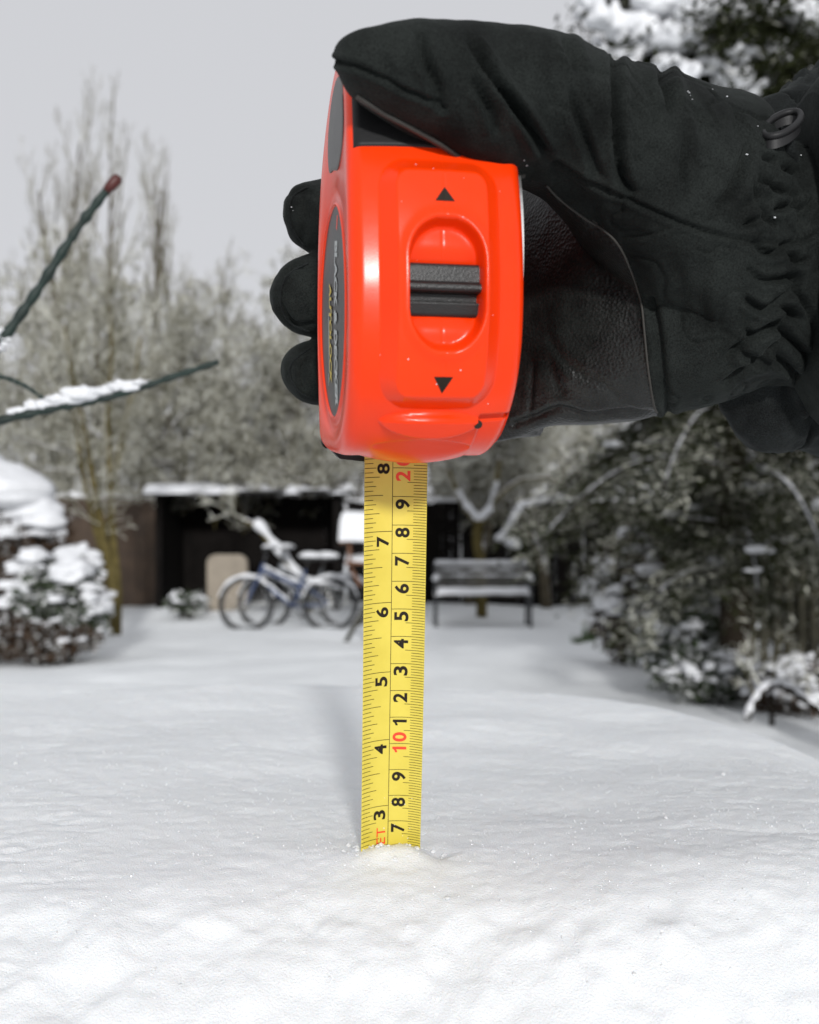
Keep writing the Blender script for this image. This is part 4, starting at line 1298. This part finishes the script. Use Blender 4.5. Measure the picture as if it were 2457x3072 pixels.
# overhanging boughs of a nearer conifer above the hand
cb2 = G(2560, 4.6)
con2 = thing('spruce_tree', cb2, 'near spruce reaching over the glove with thick snow on its boughs', 'tree')
m_ = MB(); m_.tube([cb2 + Vector((0, 0, -.1)), cb2 + Vector((-.02, 0, 1.5)), cb2 + Vector((-.28, .05, 2.6)), cb2 + Vector((-.62, .05, 3.6)), cb2 + Vector((-.7, .05, 5))], [.1, .09, .075, .06, .04], 10)
m_.build('trunk', M['bark_dark'], con2, smooth=True)
needles, limbs, pads = [], MB(), MB()
ends = [((2430, 120), (1760, 260), 4.5), ((2400, 60), (1800, 60), 4.7), ((2420, 240), (1900, 300), 4.4), ((2380, -40), (1850, -60), 4.6), ((2500, 330), (2050, 360), 4.5), ((2420, 150), (2120, 90), 4.3), ((2450, 280), (2200, 260), 4.3), ((2400, -100), (2050, -20), 4.4), ((2500, 60), (2330, 40), 4.3), ((2450, 330), (2280, 380), 4.6)]
for (a0, a1, D) in ends:
    st, en = P(a0[0], a0[1], D), P(a1[0], a1[1], D + rr_.uniform(-.25, .25))
    c = catmull([list(st), list(st.lerp(en, .35) + Vector((0, 0, .08))), list(st.lerp(en, .7) + Vector((0, 0, .05))), list(en)], 8)
    limbs.tube(c, np.linspace(.022, .005, len(c)), 6)
    for j in range(2, len(c)):
        for q in range(60):
            needles.append(Vector(c[j]) + Vector((rr_.gauss(0, .08), rr_.gauss(-.03, .10), rr_.gauss(-.03, .06))))
        for _ in range(2):
            if rr_.random() < .36:
                s = rr_.uniform(.022, .055)
                if rr_.random() < .15: s *= 1.6
                snow_lump(pads, Vector(c[j]) + Vector((rr_.gauss(0, .05), rr_.gauss(0, .06), rr_.gauss(.02, .03))), (s * rr_.uniform(.6, 1.3), s * rr_.uniform(.8, 1.2), s * rr_.uniform(.5, 1.4)), rr_.randint(0, 90), 2, .5)
for (a, b, s, q) in ((2150, 40, .15, 1), (2080, 95, .12, 1), (2190, -20, .15, 1), (2040, 130, .09, 1), (2110, 10, .14, 1), (1851, 94, .06, 1.7), (1926, 122, .085, 1.1), (1925, 85, .06, 1.2), (1978, 28, .09, .9), (2048, 103, .09, 1.1),
                     (2132, 187, .055, 1.6), (2216, 164, .07, 1.1), (2272, 164, .05, 1.5), (2329, 159, .065, 1.1), (2207, 243, .07, 1.4), (2249, 262, .055, 1.2), (2062, 229, .05, 1.2), (1786, 154, .05, 1.0), (1884, 192, .07, .9), (1931, 9, .06, .8),
                     (1800, 60, .05, 1.4), (1770, 10, .045, 1.2), (2000, 200, .06, 1.), (2290, 60, .06, 1.2), (2420, 60, .1, 1.2), (2440, 20, .1, 1)):
    snow_lump(pads, P(a, b, 4.3 + rr_.uniform(-.08, .12)), (s, s * .9, s * q), rr_.randint(0, 90), 3, .5)
limbs.build('limbs', M['bark_dark'], con2, smooth=True)
v, f = leaf_quads(np.array([list(q) for q in needles]), .06, 5, .6, .3); fast_mesh('needles', v, f, M['leaf_dark'], con2)
pads.build('snow_pads', M['snow_clump'], con2, smooth=True)["kind"] = 'stuff'

shrub('russet_bush', G(1885, 8.3), P(1885, 1800, 8.3), (.29, .3, .50), 3200, .07, 'leaf_brown', 'russet bush with snow on its leaves beside the dark gap past the bench', 81, 40, .075, -.4)
shrub('holly_bush', G(2060, 6.95), P(2065, 1900, 6.95), (.34, .3, .36), 3600, .06, 'leaf_mid', 'green bush between the russet bush and the conifer trunk', 83, 22, .055, -.1)
shrub('yew_bush', G(2060, 11.0), P(2080, 1520, 11.0), (.95, .8, 1.15), 26000, .065, 'leaf_dark', 'wide dark yew behind the russet bush', 85, 40, .08, .2)
shrub('yew_bush', G(2380, 7.6), P(2400, 1560, 7.6), (.95, .6, 1.0), 34000, .055, 'leaf_dark', 'black green yew standing behind the conifer and the slatted fence', 87, 16, .06, .25)

shrub('heather_bush', G(2400, 5.7), P(2410, 2085, 5.7), (.34, .28, .20), 5200, .045, 'leaf_brown', 'low dark heather beside the arched branch', 91, 22, .04, .1)
shrub('heather_bush', G(2120, 6.1), P(2120, 2030, 6.1), (.28, .25, .16), 3600, .045, 'leaf_mid', 'low green heather in front of the conifer trunk', 93, 20, .035, .1)
# grass tufts poking through the snow
def tuft(px, D, n, h, label, seed):
    r = random.Random(seed); b = G(px, D)
    t = thing('grass_tuft', b, label, 'grass', 'grass tufts in the snow')
    mb = MB()
    for k in range(n):
        a = r.uniform(0, 6.28); s = r.uniform(0, .07)
        p = b + Vector((math.cos(a) * s, math.sin(a) * s, -.02)); l = h * r.uniform(.5, 1)
        lean = Vector((r.uniform(-.35, .35), r.uniform(-.3, .3), 1)) * l
        side = Vector((.008, r.uniform(-.004, .004), 0))
        mb.put([p - side, p + side, p + lean * .6 + side * .7, p + lean, p + lean * .6 - side * .7], [[0, 1, 2, 3, 4]])
    mb.build('blades', M['grass'], t)
tuft(1768, 10.2, 40, .24, 'tallest grass tuft poking out of the snow before the russet bush', 1)
tuft(1738, 10.0, 26, .12, 'short grass tuft beside the tallest one', 2)
tuft(1840, 9.5, 30, .18, 'grass tuft at the foot of the russet bush', 3)
tuft(2000, 7.6, 40, .16, 'grass tuft under the green bush', 4)

# slatted fence at the far right
board_fence('picket_fence', 2.3, 4.2, 6.9, .95, M['fence_green'], 'weathered picket fence behind the conifer trunk', .085, True, .01, 12)

# arched snow covered branch by the table
ab = thing('arched_branch', G(2320, 5.2), 'bent branch arching out of the snow, white along its top', 'branch')
arc = catmull([list(P(a, b, 5.2)) for a, b in ((2238, 2160), (2262, 2105), (2300, 2062), (2350, 2058), (2410, 2095), (2470, 2140), (2560, 2230))], 7)
m_ = MB(); m_.tube(arc, .022, 8); m_.build('bough', M['bark_dark'], ab, smooth=True)
m_ = MB(); m_.tube(arc + np.array([0, -.004, .016]), [.019 + .008 * math.sin(k * .9) * math.sin(k * 2.3 + 1) for k in range(len(arc))], 8); m_.build('snow', M['snow_clump'], ab, smooth=True)
m_ = MB(); m_.tube([P(2316, 2190, 5.2), P(2314, 2062, 5.2)], .014, 8); m_.build('prop', M['bark_dark'], ab, smooth=True)

# ---------------------------------------------------------------- garden objects
# bench
bD = 12.4
def bench():
    x0, x1 = G(1308, bD).x, G(1592, bD).x
    t = thing('garden_bench', G(1450, bD), 'slatted garden bench with cast ends, snow along its seat', 'bench')
    sh, sd = .36, .40
    for x in (x0, x1):
        m_ = MB()
        m_.tube([(x, bD - .02, -.02), (x, bD, .2), (x, bD + .02, sh)], [.024, .02, .022], 8)
        m_.build('leg', M['iron'], t, smooth=True)
        m_ = MB()
        m_.tube([(x, bD + sd + .08, -.02), (x, bD + sd, .2), (x, bD + sd, sh), (x, bD + sd + .07, .76)], [.024, .02, .022, .018], 8)
        m_.build('leg', M['iron'], t, smooth=True)
        m_ = MB()
        m_.tube(catmull([(x, bD + .01, sh), (x, bD - .03, sh + .13), (x, bD + .03, sh + .2), (x, bD + .2, sh + .2), (x, bD + sd + .03, sh + .2)], 5), .018, 8)
        m_.build('armrest', M['iron'], t, smooth=True)
        m_ = MB(); snow_lump(m_, (x, bD + .1, sh + .215), (.045, .2, .06), 5 if x < 0 else 8, 2, .2); m_.build('snow', M['snow_clump'], t, smooth=True)
    for k in range(5):
        m_ = MB(); m_.box(((x0 + x1) / 2, bD + .03 + k * .085, sh + .012), (x1 - x0 + .05, .068, .024)); m_.build('slat', M['bench_wood'], t)
    for k, z in enumerate((.50, .58, .66, .735)):
        m_ = MB(); m_.box(((x0 + x1) / 2, bD + sd + .015 + (z - .4) * .17, z), (x1 - x0 + .04, .02, .05 if k < 3 else .06)); m_.build('slat', M['bench_wood'], t)
        if k == 0: continue
        m_ = MB(); xs_ = np.linspace(x0, x1, 24)
        m_.tube([(x, bD + sd + .01 + (z - .4) * .17, z + (.026 if k < 3 else .034)) for x in xs_], [(.006 if k < 3 else .026) + (.006 if k < 3 else .004) * (1 + math.sin(i * .9 + k * 2.1)) * rng.uniform(.6, 1.1) for i in range(24)], 7)
        m_.build('snow', M['snow_clump'], t, smooth=True)
    xs_ = np.linspace(x0 - .02, x1 + .02, 60); ys_ = np.linspace(bD - .02, bD + sd + .01, 24)
    def z_(X, Y):
        e = np.minimum.reduce([X - xs_[0], xs_[-1] - X, Y - ys_[0], ys_[-1] - Y])
        return sh + .022 + .075 * np.sqrt(np.clip(1 - (1 - np.clip(e, 0, .05) / .05) ** 2, 0, 1)) + .01 * fbm(X * 6, Y * 6, oct=2, seed=3)
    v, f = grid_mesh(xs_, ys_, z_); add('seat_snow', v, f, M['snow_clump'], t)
    return t
bench()

# bicycles
def bicycle(xf, D, frame_mat, label, rad=.315, wb=1.0, seed=0):
    """side-on bicycle, front wheel at xf, rear wheel to the right; leans slightly back"""
    t = thing('bicycle', (xf + wb / 2, D, 0), label, 'bicycle', 'bicycles parked by the shed')
    lean = .10
    def Q(x, z, dy=0.): return Vector((xf + x, D + z * lean + dy, z - .03))
    for x in (0, wb):
        pts_ = [Q(x + rad * math.cos(a), rad + rad * math.sin(a)) for a in np.linspace(0, 2 * math.pi, 40, endpoint=False)]
        v, f = tube(pts_, .022, 8, closed=True); w = add('wheel', v, f, M['tyre'], t)
        pts2 = [Q(x + (rad - .035) * math.cos(a), rad + (rad - .035) * math.sin(a)) for a in np.linspace(0, 2 * math.pi, 40, endpoint=False)]
        v, f = tube(pts2, .010, 6, closed=True); add('rim', v, f, M['iron'], w)
        sp = MB()
        for k in range(18):
            a = 2 * math.pi * k / 18; sp.tube([Q(x, rad, .02 * (-1) ** k), Q(x + (rad - .035) * math.cos(a), rad + (rad - .035) * math.sin(a))], .0018, 3)
        sp.tube([Q(x, rad, -.05), Q(x, rad, .05)], .02, 8); sp.build('spokes', M['steel'], w)
        sm_ = MB(); aa = np.linspace(.25, math.pi - .25, 26)
        sm_.tube([Q(x + (rad + .022) * math.cos(a), rad + (rad + .022) * math.sin(a)) for a in aa], [.022 * math.sin(a) + .006 + .004 * math.sin(9 * a) for a in aa], 8); sm_.build('snow', M['snow_clump'], w, smooth=True)
    bb = (.56, .28); head_t, head_b = (.20, .80), (.14, .62); seat = (.70, .72)
    fr_ = MB()
    for a, b, r in ((head_t, head_b, .022), (head_b, bb, .021), ((.17, .73), (.64, .52), .019), (seat, bb, .018), (bb, (wb, rad), .012), ((.66, .55), (wb, rad), .011)):
        fr_.tube([Q(*a), Q(*b)], r, 8)
    fr_.build('frame', frame_mat, t, smooth=True)
    fk = MB()
    for s in (-1, 1): fk.tube([Q(*head_b, s * .045), Q(.05, .45, s * .05), Q(0, rad, s * .05)], [.016, .014, .010], 6)
    fk.tube([Q(*head_b, -.05), Q(*head_b, .05)], .018, 6); fk.build('fork', frame_mat, t, smooth=True)
    hb = MB()
    hb.tube([Q(.20, .80), Q(.23, .93)], .013, 6)
    hb.tube(catmull([list(Q(.33, .98, -.30)), list(Q(.24, .98, -.2)), list(Q(.2, .95, 0)), list(Q(.24, .98, .2)), list(Q(.33, .98, .30))], 4), .012, 6); hb.build('handlebar', M['iron'], t, smooth=True)
    m_ = MB(); snow_lump(m_, Q(.27, 1.0), (.08, .3, .04), seed + 4, 2, .25); m_.build('snow', M['snow_clump'], t, smooth=True)
    m_ = MB(); m_.tube([Q(.70, .72), Q(.73, .83)], .014, 6); snow_lump(m_, Q(.76, .85), (.14, .07, .05), seed, 2, .1); sd_ = m_.build('saddle', M['tyre'], t, smooth=True)
    m_ = MB(); snow_lump(m_, Q(.76, .885), (.15, .085, .06), seed + 2, 2, .15); m_.build('snow', M['snow_clump'], sd_, smooth=True)
    cr = MB(); cr.tube([Q(*bb, -.06), Q(*bb, .06)], .022, 8)
    ring_ = [Q(bb[0] + .09 * math.cos(a), bb[1] + .09 * math.sin(a), -.045) for a in np.linspace(0, 2 * math.pi, 20, endpoint=False)]
    v, f = tube(ring_, .008, 5, closed=True); cr.put(v, f)
    cr.tube([Q(bb[0], bb[1], -.06), Q(bb[0] + .12, bb[1] - .11, -.07)], .009, 5); cr.tube([Q(bb[0], bb[1], .06), Q(bb[0] - .12, bb[1] + .11, .07)], .009, 5)
    cr.build('crankset', M['iron'], t)
    for (px_, pz, dy) in ((bb[0] + .12, bb[1] - .11, -.11), (bb[0] - .12, bb[1] + .11, .11)):
        m_ = MB(); m_.box(Q(px_, pz, dy), (.09, .07, .022)); m_.build('pedal', M['tyre'], t)
    m_ = MB()
    for a, b, s in (((.19, .75), (.62, .55), .022), (head_b, (.52, .32), .02)):
        m_.tube([Q(a[0] + (b[0] - a[0]) * k / 8, a[1] + (b[1] - a[1]) * k / 8 + .024) for k in range(9)], [s * (.8 + .3 * math.sin(k * 2.1)) for k in range(9)], 7)
    m_.tube([Q(.72, .62), Q(.85, .58), Q(1.0, .55), Q(1.12, .50)], [.03, .035, .03, .015], 7)
    m_.build('frame_snow', M['snow_clump'], t, smooth=True)
    m_ = MB(); m_.box(Q(.95, .545), (.36, .12, .02)); m_.build('carrier', M['iron'], t)
    return t
xf1 = G(738, 12.0).x
bicycle(xf1, 12.0, M['bike_blue'], 'blue bicycle with snow on its frame, in front of the other one', seed=3)
bicycle(xf1 + .16, 12.42, M['bike_grey'], 'grey bicycle half hidden behind the blue one', seed=9)

# snow covered branch leaning over the bicycles
lb = thing('leaning_branch', G(900, 13.0), 'snow covered branch leaning down over the bicycles', 'branch')
c = catmull([list(P(a, b, 13.0)) for a, b in ((735, 1560), (775, 1585), (820, 1640), (870, 1700), (905, 1760), (930, 1835))], 6)
m_ = MB(); m_.tube(c, np.linspace(.03, .045, len(c)), 8); m_.build('bough', M['bark_green'], lb, smooth=True)
m_ = MB(); m_.tube(c[4:-4] + np.array([.02, -.02, .035]), [.055 + .02 * math.sin(k * .8) for k in range(len(c) - 8)], 8); m_.build('snow', M['snow_clump'], lb, smooth=True)
m_ = MB()
for q in grow(Vector(c[3]), .7, .015, 77, levels=3, kids=(7, 5), trunk_dir=(-.6, -.2, .3), nseg=(5, 3, 3), minr=.006): m_.tube([q[:3], q[3:6]], [q[6], q[7]], 4)
m_.build('twigs', M['twig_frost'], lb)

# beige round topped slab
sl_t = thing('stone_slab', G(680, 13.7), 'beige round topped slab standing beside the bicycles', 'slab')
w_, h_ = .27, .90
o2 = [(-w_, -.05), (w_, -.05), (w_, h_ - .14)] + [(w_ - .14 + .14 * math.cos(a), h_ - .14 + .14 * math.sin(a) * .8) for a in np.linspace(.2, 1.45, 6)] + [(-w_ + .14 - .14 * math.cos(a), h_ - .14 + .14 * math.sin(a) * .8) for a in np.linspace(1.45, .2, 6)] + [(-w_, h_ - .14)]
cx_ = G(682, 13.7).x; n = len(o2)
V = [(cx_ + a, 13.66, b) for a, b in o2] + [(cx_ + a, 13.80, b) for a, b in o2]
add('slab_body', V, [list(range(n)), list(range(n, 2 * n))[::-1]] + [[k, n + k, n + (k + 1) % n, (k + 1) % n] for k in range(n)], M['beige'], sl_t, smooth=False)

# bird table: post on splayed feet, tray, roof under a thick block of snow
bt = thing('bird_table', G(1112, 10.25), 'wooden bird table with a thick block of snow on its roof, partly behind the blade', 'bird table')
bc_ = G(1112, 10.25)
m_ = MB(); m_.box(bc_ + Vector((0, 0, .55)), (.06, .06, 1.0)); m_.build('post', M['bird_wood'], bt)
for s, dy in ((-1, -.12), (1, -.12), (0, .22)):
    m_ = MB(); m_.beam(bc_ + Vector((s * .02, 0, .42)), bc_ + Vector((s * .26, dy, -.02)), .035, .035); m_.build('foot', M['fence_green'], bt)
m_ = MB(); m_.box(bc_ + Vector((0, 0, .80)), (.5, .36, .03)); m_.build('tray', M['bird_wood'], bt)
m_ = MB(); snow_lump(m_, bc_ + Vector((0, -.02, .82)), (.25, .18, .07), 4, 3, .1); m_.build('tray_snow', M['snow_clump'], bt, smooth=True)
for sx in (-1, 1):
    for sy in (-1, 1):
        m_ = MB(); m_.box(bc_ + Vector((sx * .21, sy * .14, .92)), (.025, .025, .22)); m_.build('upright', M['bird_wood'], bt)
for s in (-1, 1):
    m_ = MB(); m_.beam(bc_ + Vector((s * .30, 0, 1.0)), bc_ + Vector((0, 0, 1.10)), .42, .02); m_.build('roof_board', M['bird_wood'], bt)
for s in (-1, 1):
    m_ = MB(); m_.beam(bc_ + Vector((s * .1, 0, .56)), bc_ + Vector((s * .22, 0, .78)), .03, .03); m_.build('brace', M['bird_wood'], bt)
xs_ = np.linspace(bc_.x - .315, bc_.x + .315, 60); ys_ = np.linspace(bc_.y - .22, bc_.y + .22, 40)
def cap(X, Y):
    e = np.minimum.reduce([X - xs_[0], xs_[-1] - X, Y - ys_[0], ys_[-1] - Y])
    return 1.015 + .30 * np.clip(1 - (1 - np.clip(e, 0, .07) / .07) ** 3, 0, 1) ** .6 + .008 * fbm(X * 5, Y * 5, oct=2, seed=2)
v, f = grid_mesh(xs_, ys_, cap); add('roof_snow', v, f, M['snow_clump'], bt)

# red tipped shrub at the left: its stem stands just outside the picture
tw = thing('twig_shrub', Vector((-.62, .92, 0)), 'dark green twigs, one with a red tip, carrying a ridge of snow', 'shrub')
D1 = .86
def knotty(pts, r0, r1, mat, name, parent, seed):
    c = catmull([list(q) for q in pts], 14)
    rad = np.linspace(r0, r1, len(c)) * (1 + .16 * np.sin(np.arange(len(c)) * 1.25 + seed) + .10 * nrng.normal(size=len(c)))
    m_ = MB(); m_.tube(c, rad, 10); return m_.build(name, mat, parent, smooth=True), c
base_tw = Vector((-.62, .92, 0))
stem_top = P(-420, 1400, .92)
knotty([base_tw + Vector((0, 0, -.03)), base_tw + Vector((.01, 0, .4)), Vector((stem_top.x, .92, .85)), stem_top], .011, .008, M['twig_green'], 'main_stem', tw, 1)
b1, c1 = knotty([stem_top, P(-180, 1290, D1), P(0, 1032, D1), P(120, 860, D1), P(230, 690, D1), P(318, 574, D1)], .0048, .0036, M['twig_green'], 'branch', tw, 2)
m_ = MB(); m_.tube([P(318, 574, D1), P(334, 556, D1), P(352, 536, D1), P(358, 529, D1)], [.0036, .0048, .0048, .003], 10); bud = m_.build('bud', M['twig_red'], b1, smooth=True)
bud["label"] = 'dark red bud at the tip of the upper twig'
b2, c2 = knotty([stem_top, P(-250, 1330, D1), P(0, 1262, D1), P(180, 1222, D1), P(340, 1188, D1), P(520, 1130, D1), P(655, 1086, D1)], .0045, .0024, M['twig_green'], 'branch', tw, 3)
knotty([P(-250, 1330, D1), P(-100, 1120, D1), P(0, 1130, D1), P(70, 1155, D1), P(130, 1196, D1)], .0028, .0016, M['twig_green'], 'branch', tw, 4)
def ridge_snow(c, lo, hi, r, name, parent, dz):
    seg = c[int(len(c) * lo):int(len(c) * hi)]
    k = np.linspace(0, 1, len(seg))
    rad = r * (np.sin(k * math.pi) ** .5 + .05) * (1 + .16 * np.sin(k * 17) + .05 * nrng.normal(size=len(k)))
    m_ = MB()
    for p_, r_ in zip(seg, rad):
        for _ in range(2):
            if rng.random() < .15: continue
            q = r_ * rng.uniform(.45, 1.0)
            snow_lump(m_, p_ + np.array([rng.gauss(0, .004), rng.gauss(0, .002), dz + q * rng.uniform(.2, .8)]), (q * rng.uniform(.9, 1.7), q, q * rng.uniform(.6, 1.1)), rng.randint(0, 90), 2, .5)
    o = m_.build(name, M['snow_clump'], parent, smooth=True); o["kind"] = 'stuff'; return o
ridge_snow(c2, .36, .78, .0078, 'snow', b2, .002)
ridge_snow(c1, .22, .46, .006, 'snow', b1, .002)

# slim poles beyond the hedge
for (px, D, lab) in ((1737, 22.0, 'pale slim pole next to the near spruce, the one closer to the tape'), (1762, 23.0, 'pale slim pole next to the near spruce, the one closer to the boughs')):
    m_ = MB(); b = G(px, D); m_.tube([b + Vector((0, 0, -.1)), b + Vector((0, 0, 14.))], [.05, .035], 10); m_.tube([b + Vector((0, 0, -.1)), b + Vector((0, 0, .3))], .09, 10)
    o = m_.build('slim_pole', M['pole_grey'], None, True, b); tag(o, lab, 'pole', 'slim poles beyond the hedge')

# bare seedlings standing between the bushes and the table
for (px, top, D, lab) in ((2062, 1930, 6.6, 'taller bare seedling in front of the green bush'), (1975, 1990, 7.4, 'shorter bare seedling near the russet bush')):
    b = G(px, D); t = thing('seedling', b, lab, 'plant', 'bare seedlings by the bushes')
    tp_ = P(px, top, D)
    m_ = MB(); m_.tube([b + Vector((0, 0, -.03)), b.lerp(tp_, .5) + Vector((.01, 0, 0)), tp_], [.011, .009, .005], 6); m_.build('stem', M['bark_green'], t, smooth=True)
    m_ = MB(); pts_ = np.array([list(b.lerp(tp_, rng.uniform(.45, 1)) + Vector((rng.gauss(0, .05), rng.gauss(0, .05), 0))) for _ in range(40)])
    v, f = leaf_quads(pts_, .06, 12 + px, .6); fast_mesh('leaves', v, f, M['grass'], t)

# snow crumbs stuck to the case and blade
mb = MB()
r5 = random.Random(5)
for _ in range(13):
    u0, t0 = r5.uniform(-1.8, 2.0), r5.uniform(1.9, 8.4)
    a, b, na, nb_ = front_surface(np.array(u0), np.array(t0))
    q = L2W(np.array(u0), a + na * .005, b + nb_ * .005)
    s_ = r5.uniform(.00010, .00026)
    snow_lump(mb, q, (s_, s_, s_), r5.randint(0, 90), 1, .3)
for _ in range(10):
    q = blade_pt(np.array(r5.uniform(.3, .9)), np.array(r5.uniform(6.3, 8.0)), .01); s_ = r5.uniform(.0001, .0003)
    snow_lump(mb, q, (s_, s_, s_), r5.randint(0, 90), 1, .3)
mb.build('snow_crumbs', M['snow_clump'], tape)["kind"] = 'stuff'

# dark peg hole at the end of the brow ridge
a, b, na, nb_ = front_surface(np.array(1.50), np.array(1.60))
m_ = MB()
c = L2W(np.array(1.50), a - .02, b)
m_.tube([c + V_ * -.004, c + V_ * .0006], [.0013, .0012], 12); m_.build('peg_hole', M['print_black'], tape)

# crumbs of snow round the blade and loose grains over the surface
def surf(x, y): return float(snow_h(np.array([x]), np.array([y]))[0])
mb = MB(); r6 = random.Random(16)
for k in range(420):
    if k < 48:
        x, y = BX + r6.gauss(.001, .010), BY - abs(r6.gauss(.002, .006)) + .002; sz = r6.uniform(.0003, .0011)
    else:
        y = r6.uniform(.30, .55); x = r6.uniform(-.42, .42) * y * .95; sz = r6.uniform(.0002, .0006) * (2.2 if r6.random() < .04 else 1)
    if abs(x) > .24: continue
    snow_lump(mb, (x, y, surf(x, y) + sz * .3), (sz, sz, sz * .8), r6.randint(0, 90), 1, .45)
cr_ = mb.build('snow_crumbs', M['snow'], snow_cover); cr_["kind"] = 'stuff'
r7 = np.random.default_rng(8)
n = 4200
y = .30 + .36 * r7.random(n) ** 1.3; x = (r7.random(n) - .5) * .84 * y
ok = np.abs(x) < .235
x, y = x[ok], y[ok]; n = len(x)
z = snow_h(x, y) + .00012
d1 = r7.normal(size=(n, 3)); d1 /= np.linalg.norm(d1, axis=1)[:, None]
d2_ = np.cross(d1, r7.normal(size=(n, 3))); d2_ /= np.linalg.norm(d2_, axis=1)[:, None]
hs = r7.uniform(.00014, .00032, n)[:, None]
c = np.stack([x, y, z], 1)
vv = np.stack([c + d1 * hs, c + d2_ * hs, c - d1 * hs, c - d2_ * hs], 1).reshape(-1, 3)
m_ice, nt_, b_ = mat_base('ice_crystal')
nt_.links.new(ramp(nt_, noise_node(nt_, 400.).outputs[0], [(.3, (.86, .88, .9)), (.7, (.93, .94, .95))]), b_.inputs['Base Color'])
b_.inputs['Roughness'].default_value = .16; b_.inputs['Specular IOR Level'].default_value = 1.0
fast_mesh('ice_crystals', vv, np.arange(n * 4).reshape(n, 4), m_ice, snow_cover)["kind"] = 'stuff'

# side shoots on the arched branch
m_ = MB()
for k, (i0, d0) in enumerate(((8, (-.5, -.2, .5)), (16, (.1, -.3, .8)), (22, (.6, -.2, .3)), (30, (.3, .2, .9)), (12, (-.3, .3, .7)))):
    for q in grow(Vector(arc[i0]), .3, .007, 900 + k, levels=3, kids=(5, 4), trunk_dir=d0, nseg=(4, 3, 3), minr=.0025, wob=.25): m_.tube([q[:3], q[3:6]], [q[6], q[7]], 4)
m_.build('twigs', M['twig_frost'], ab)
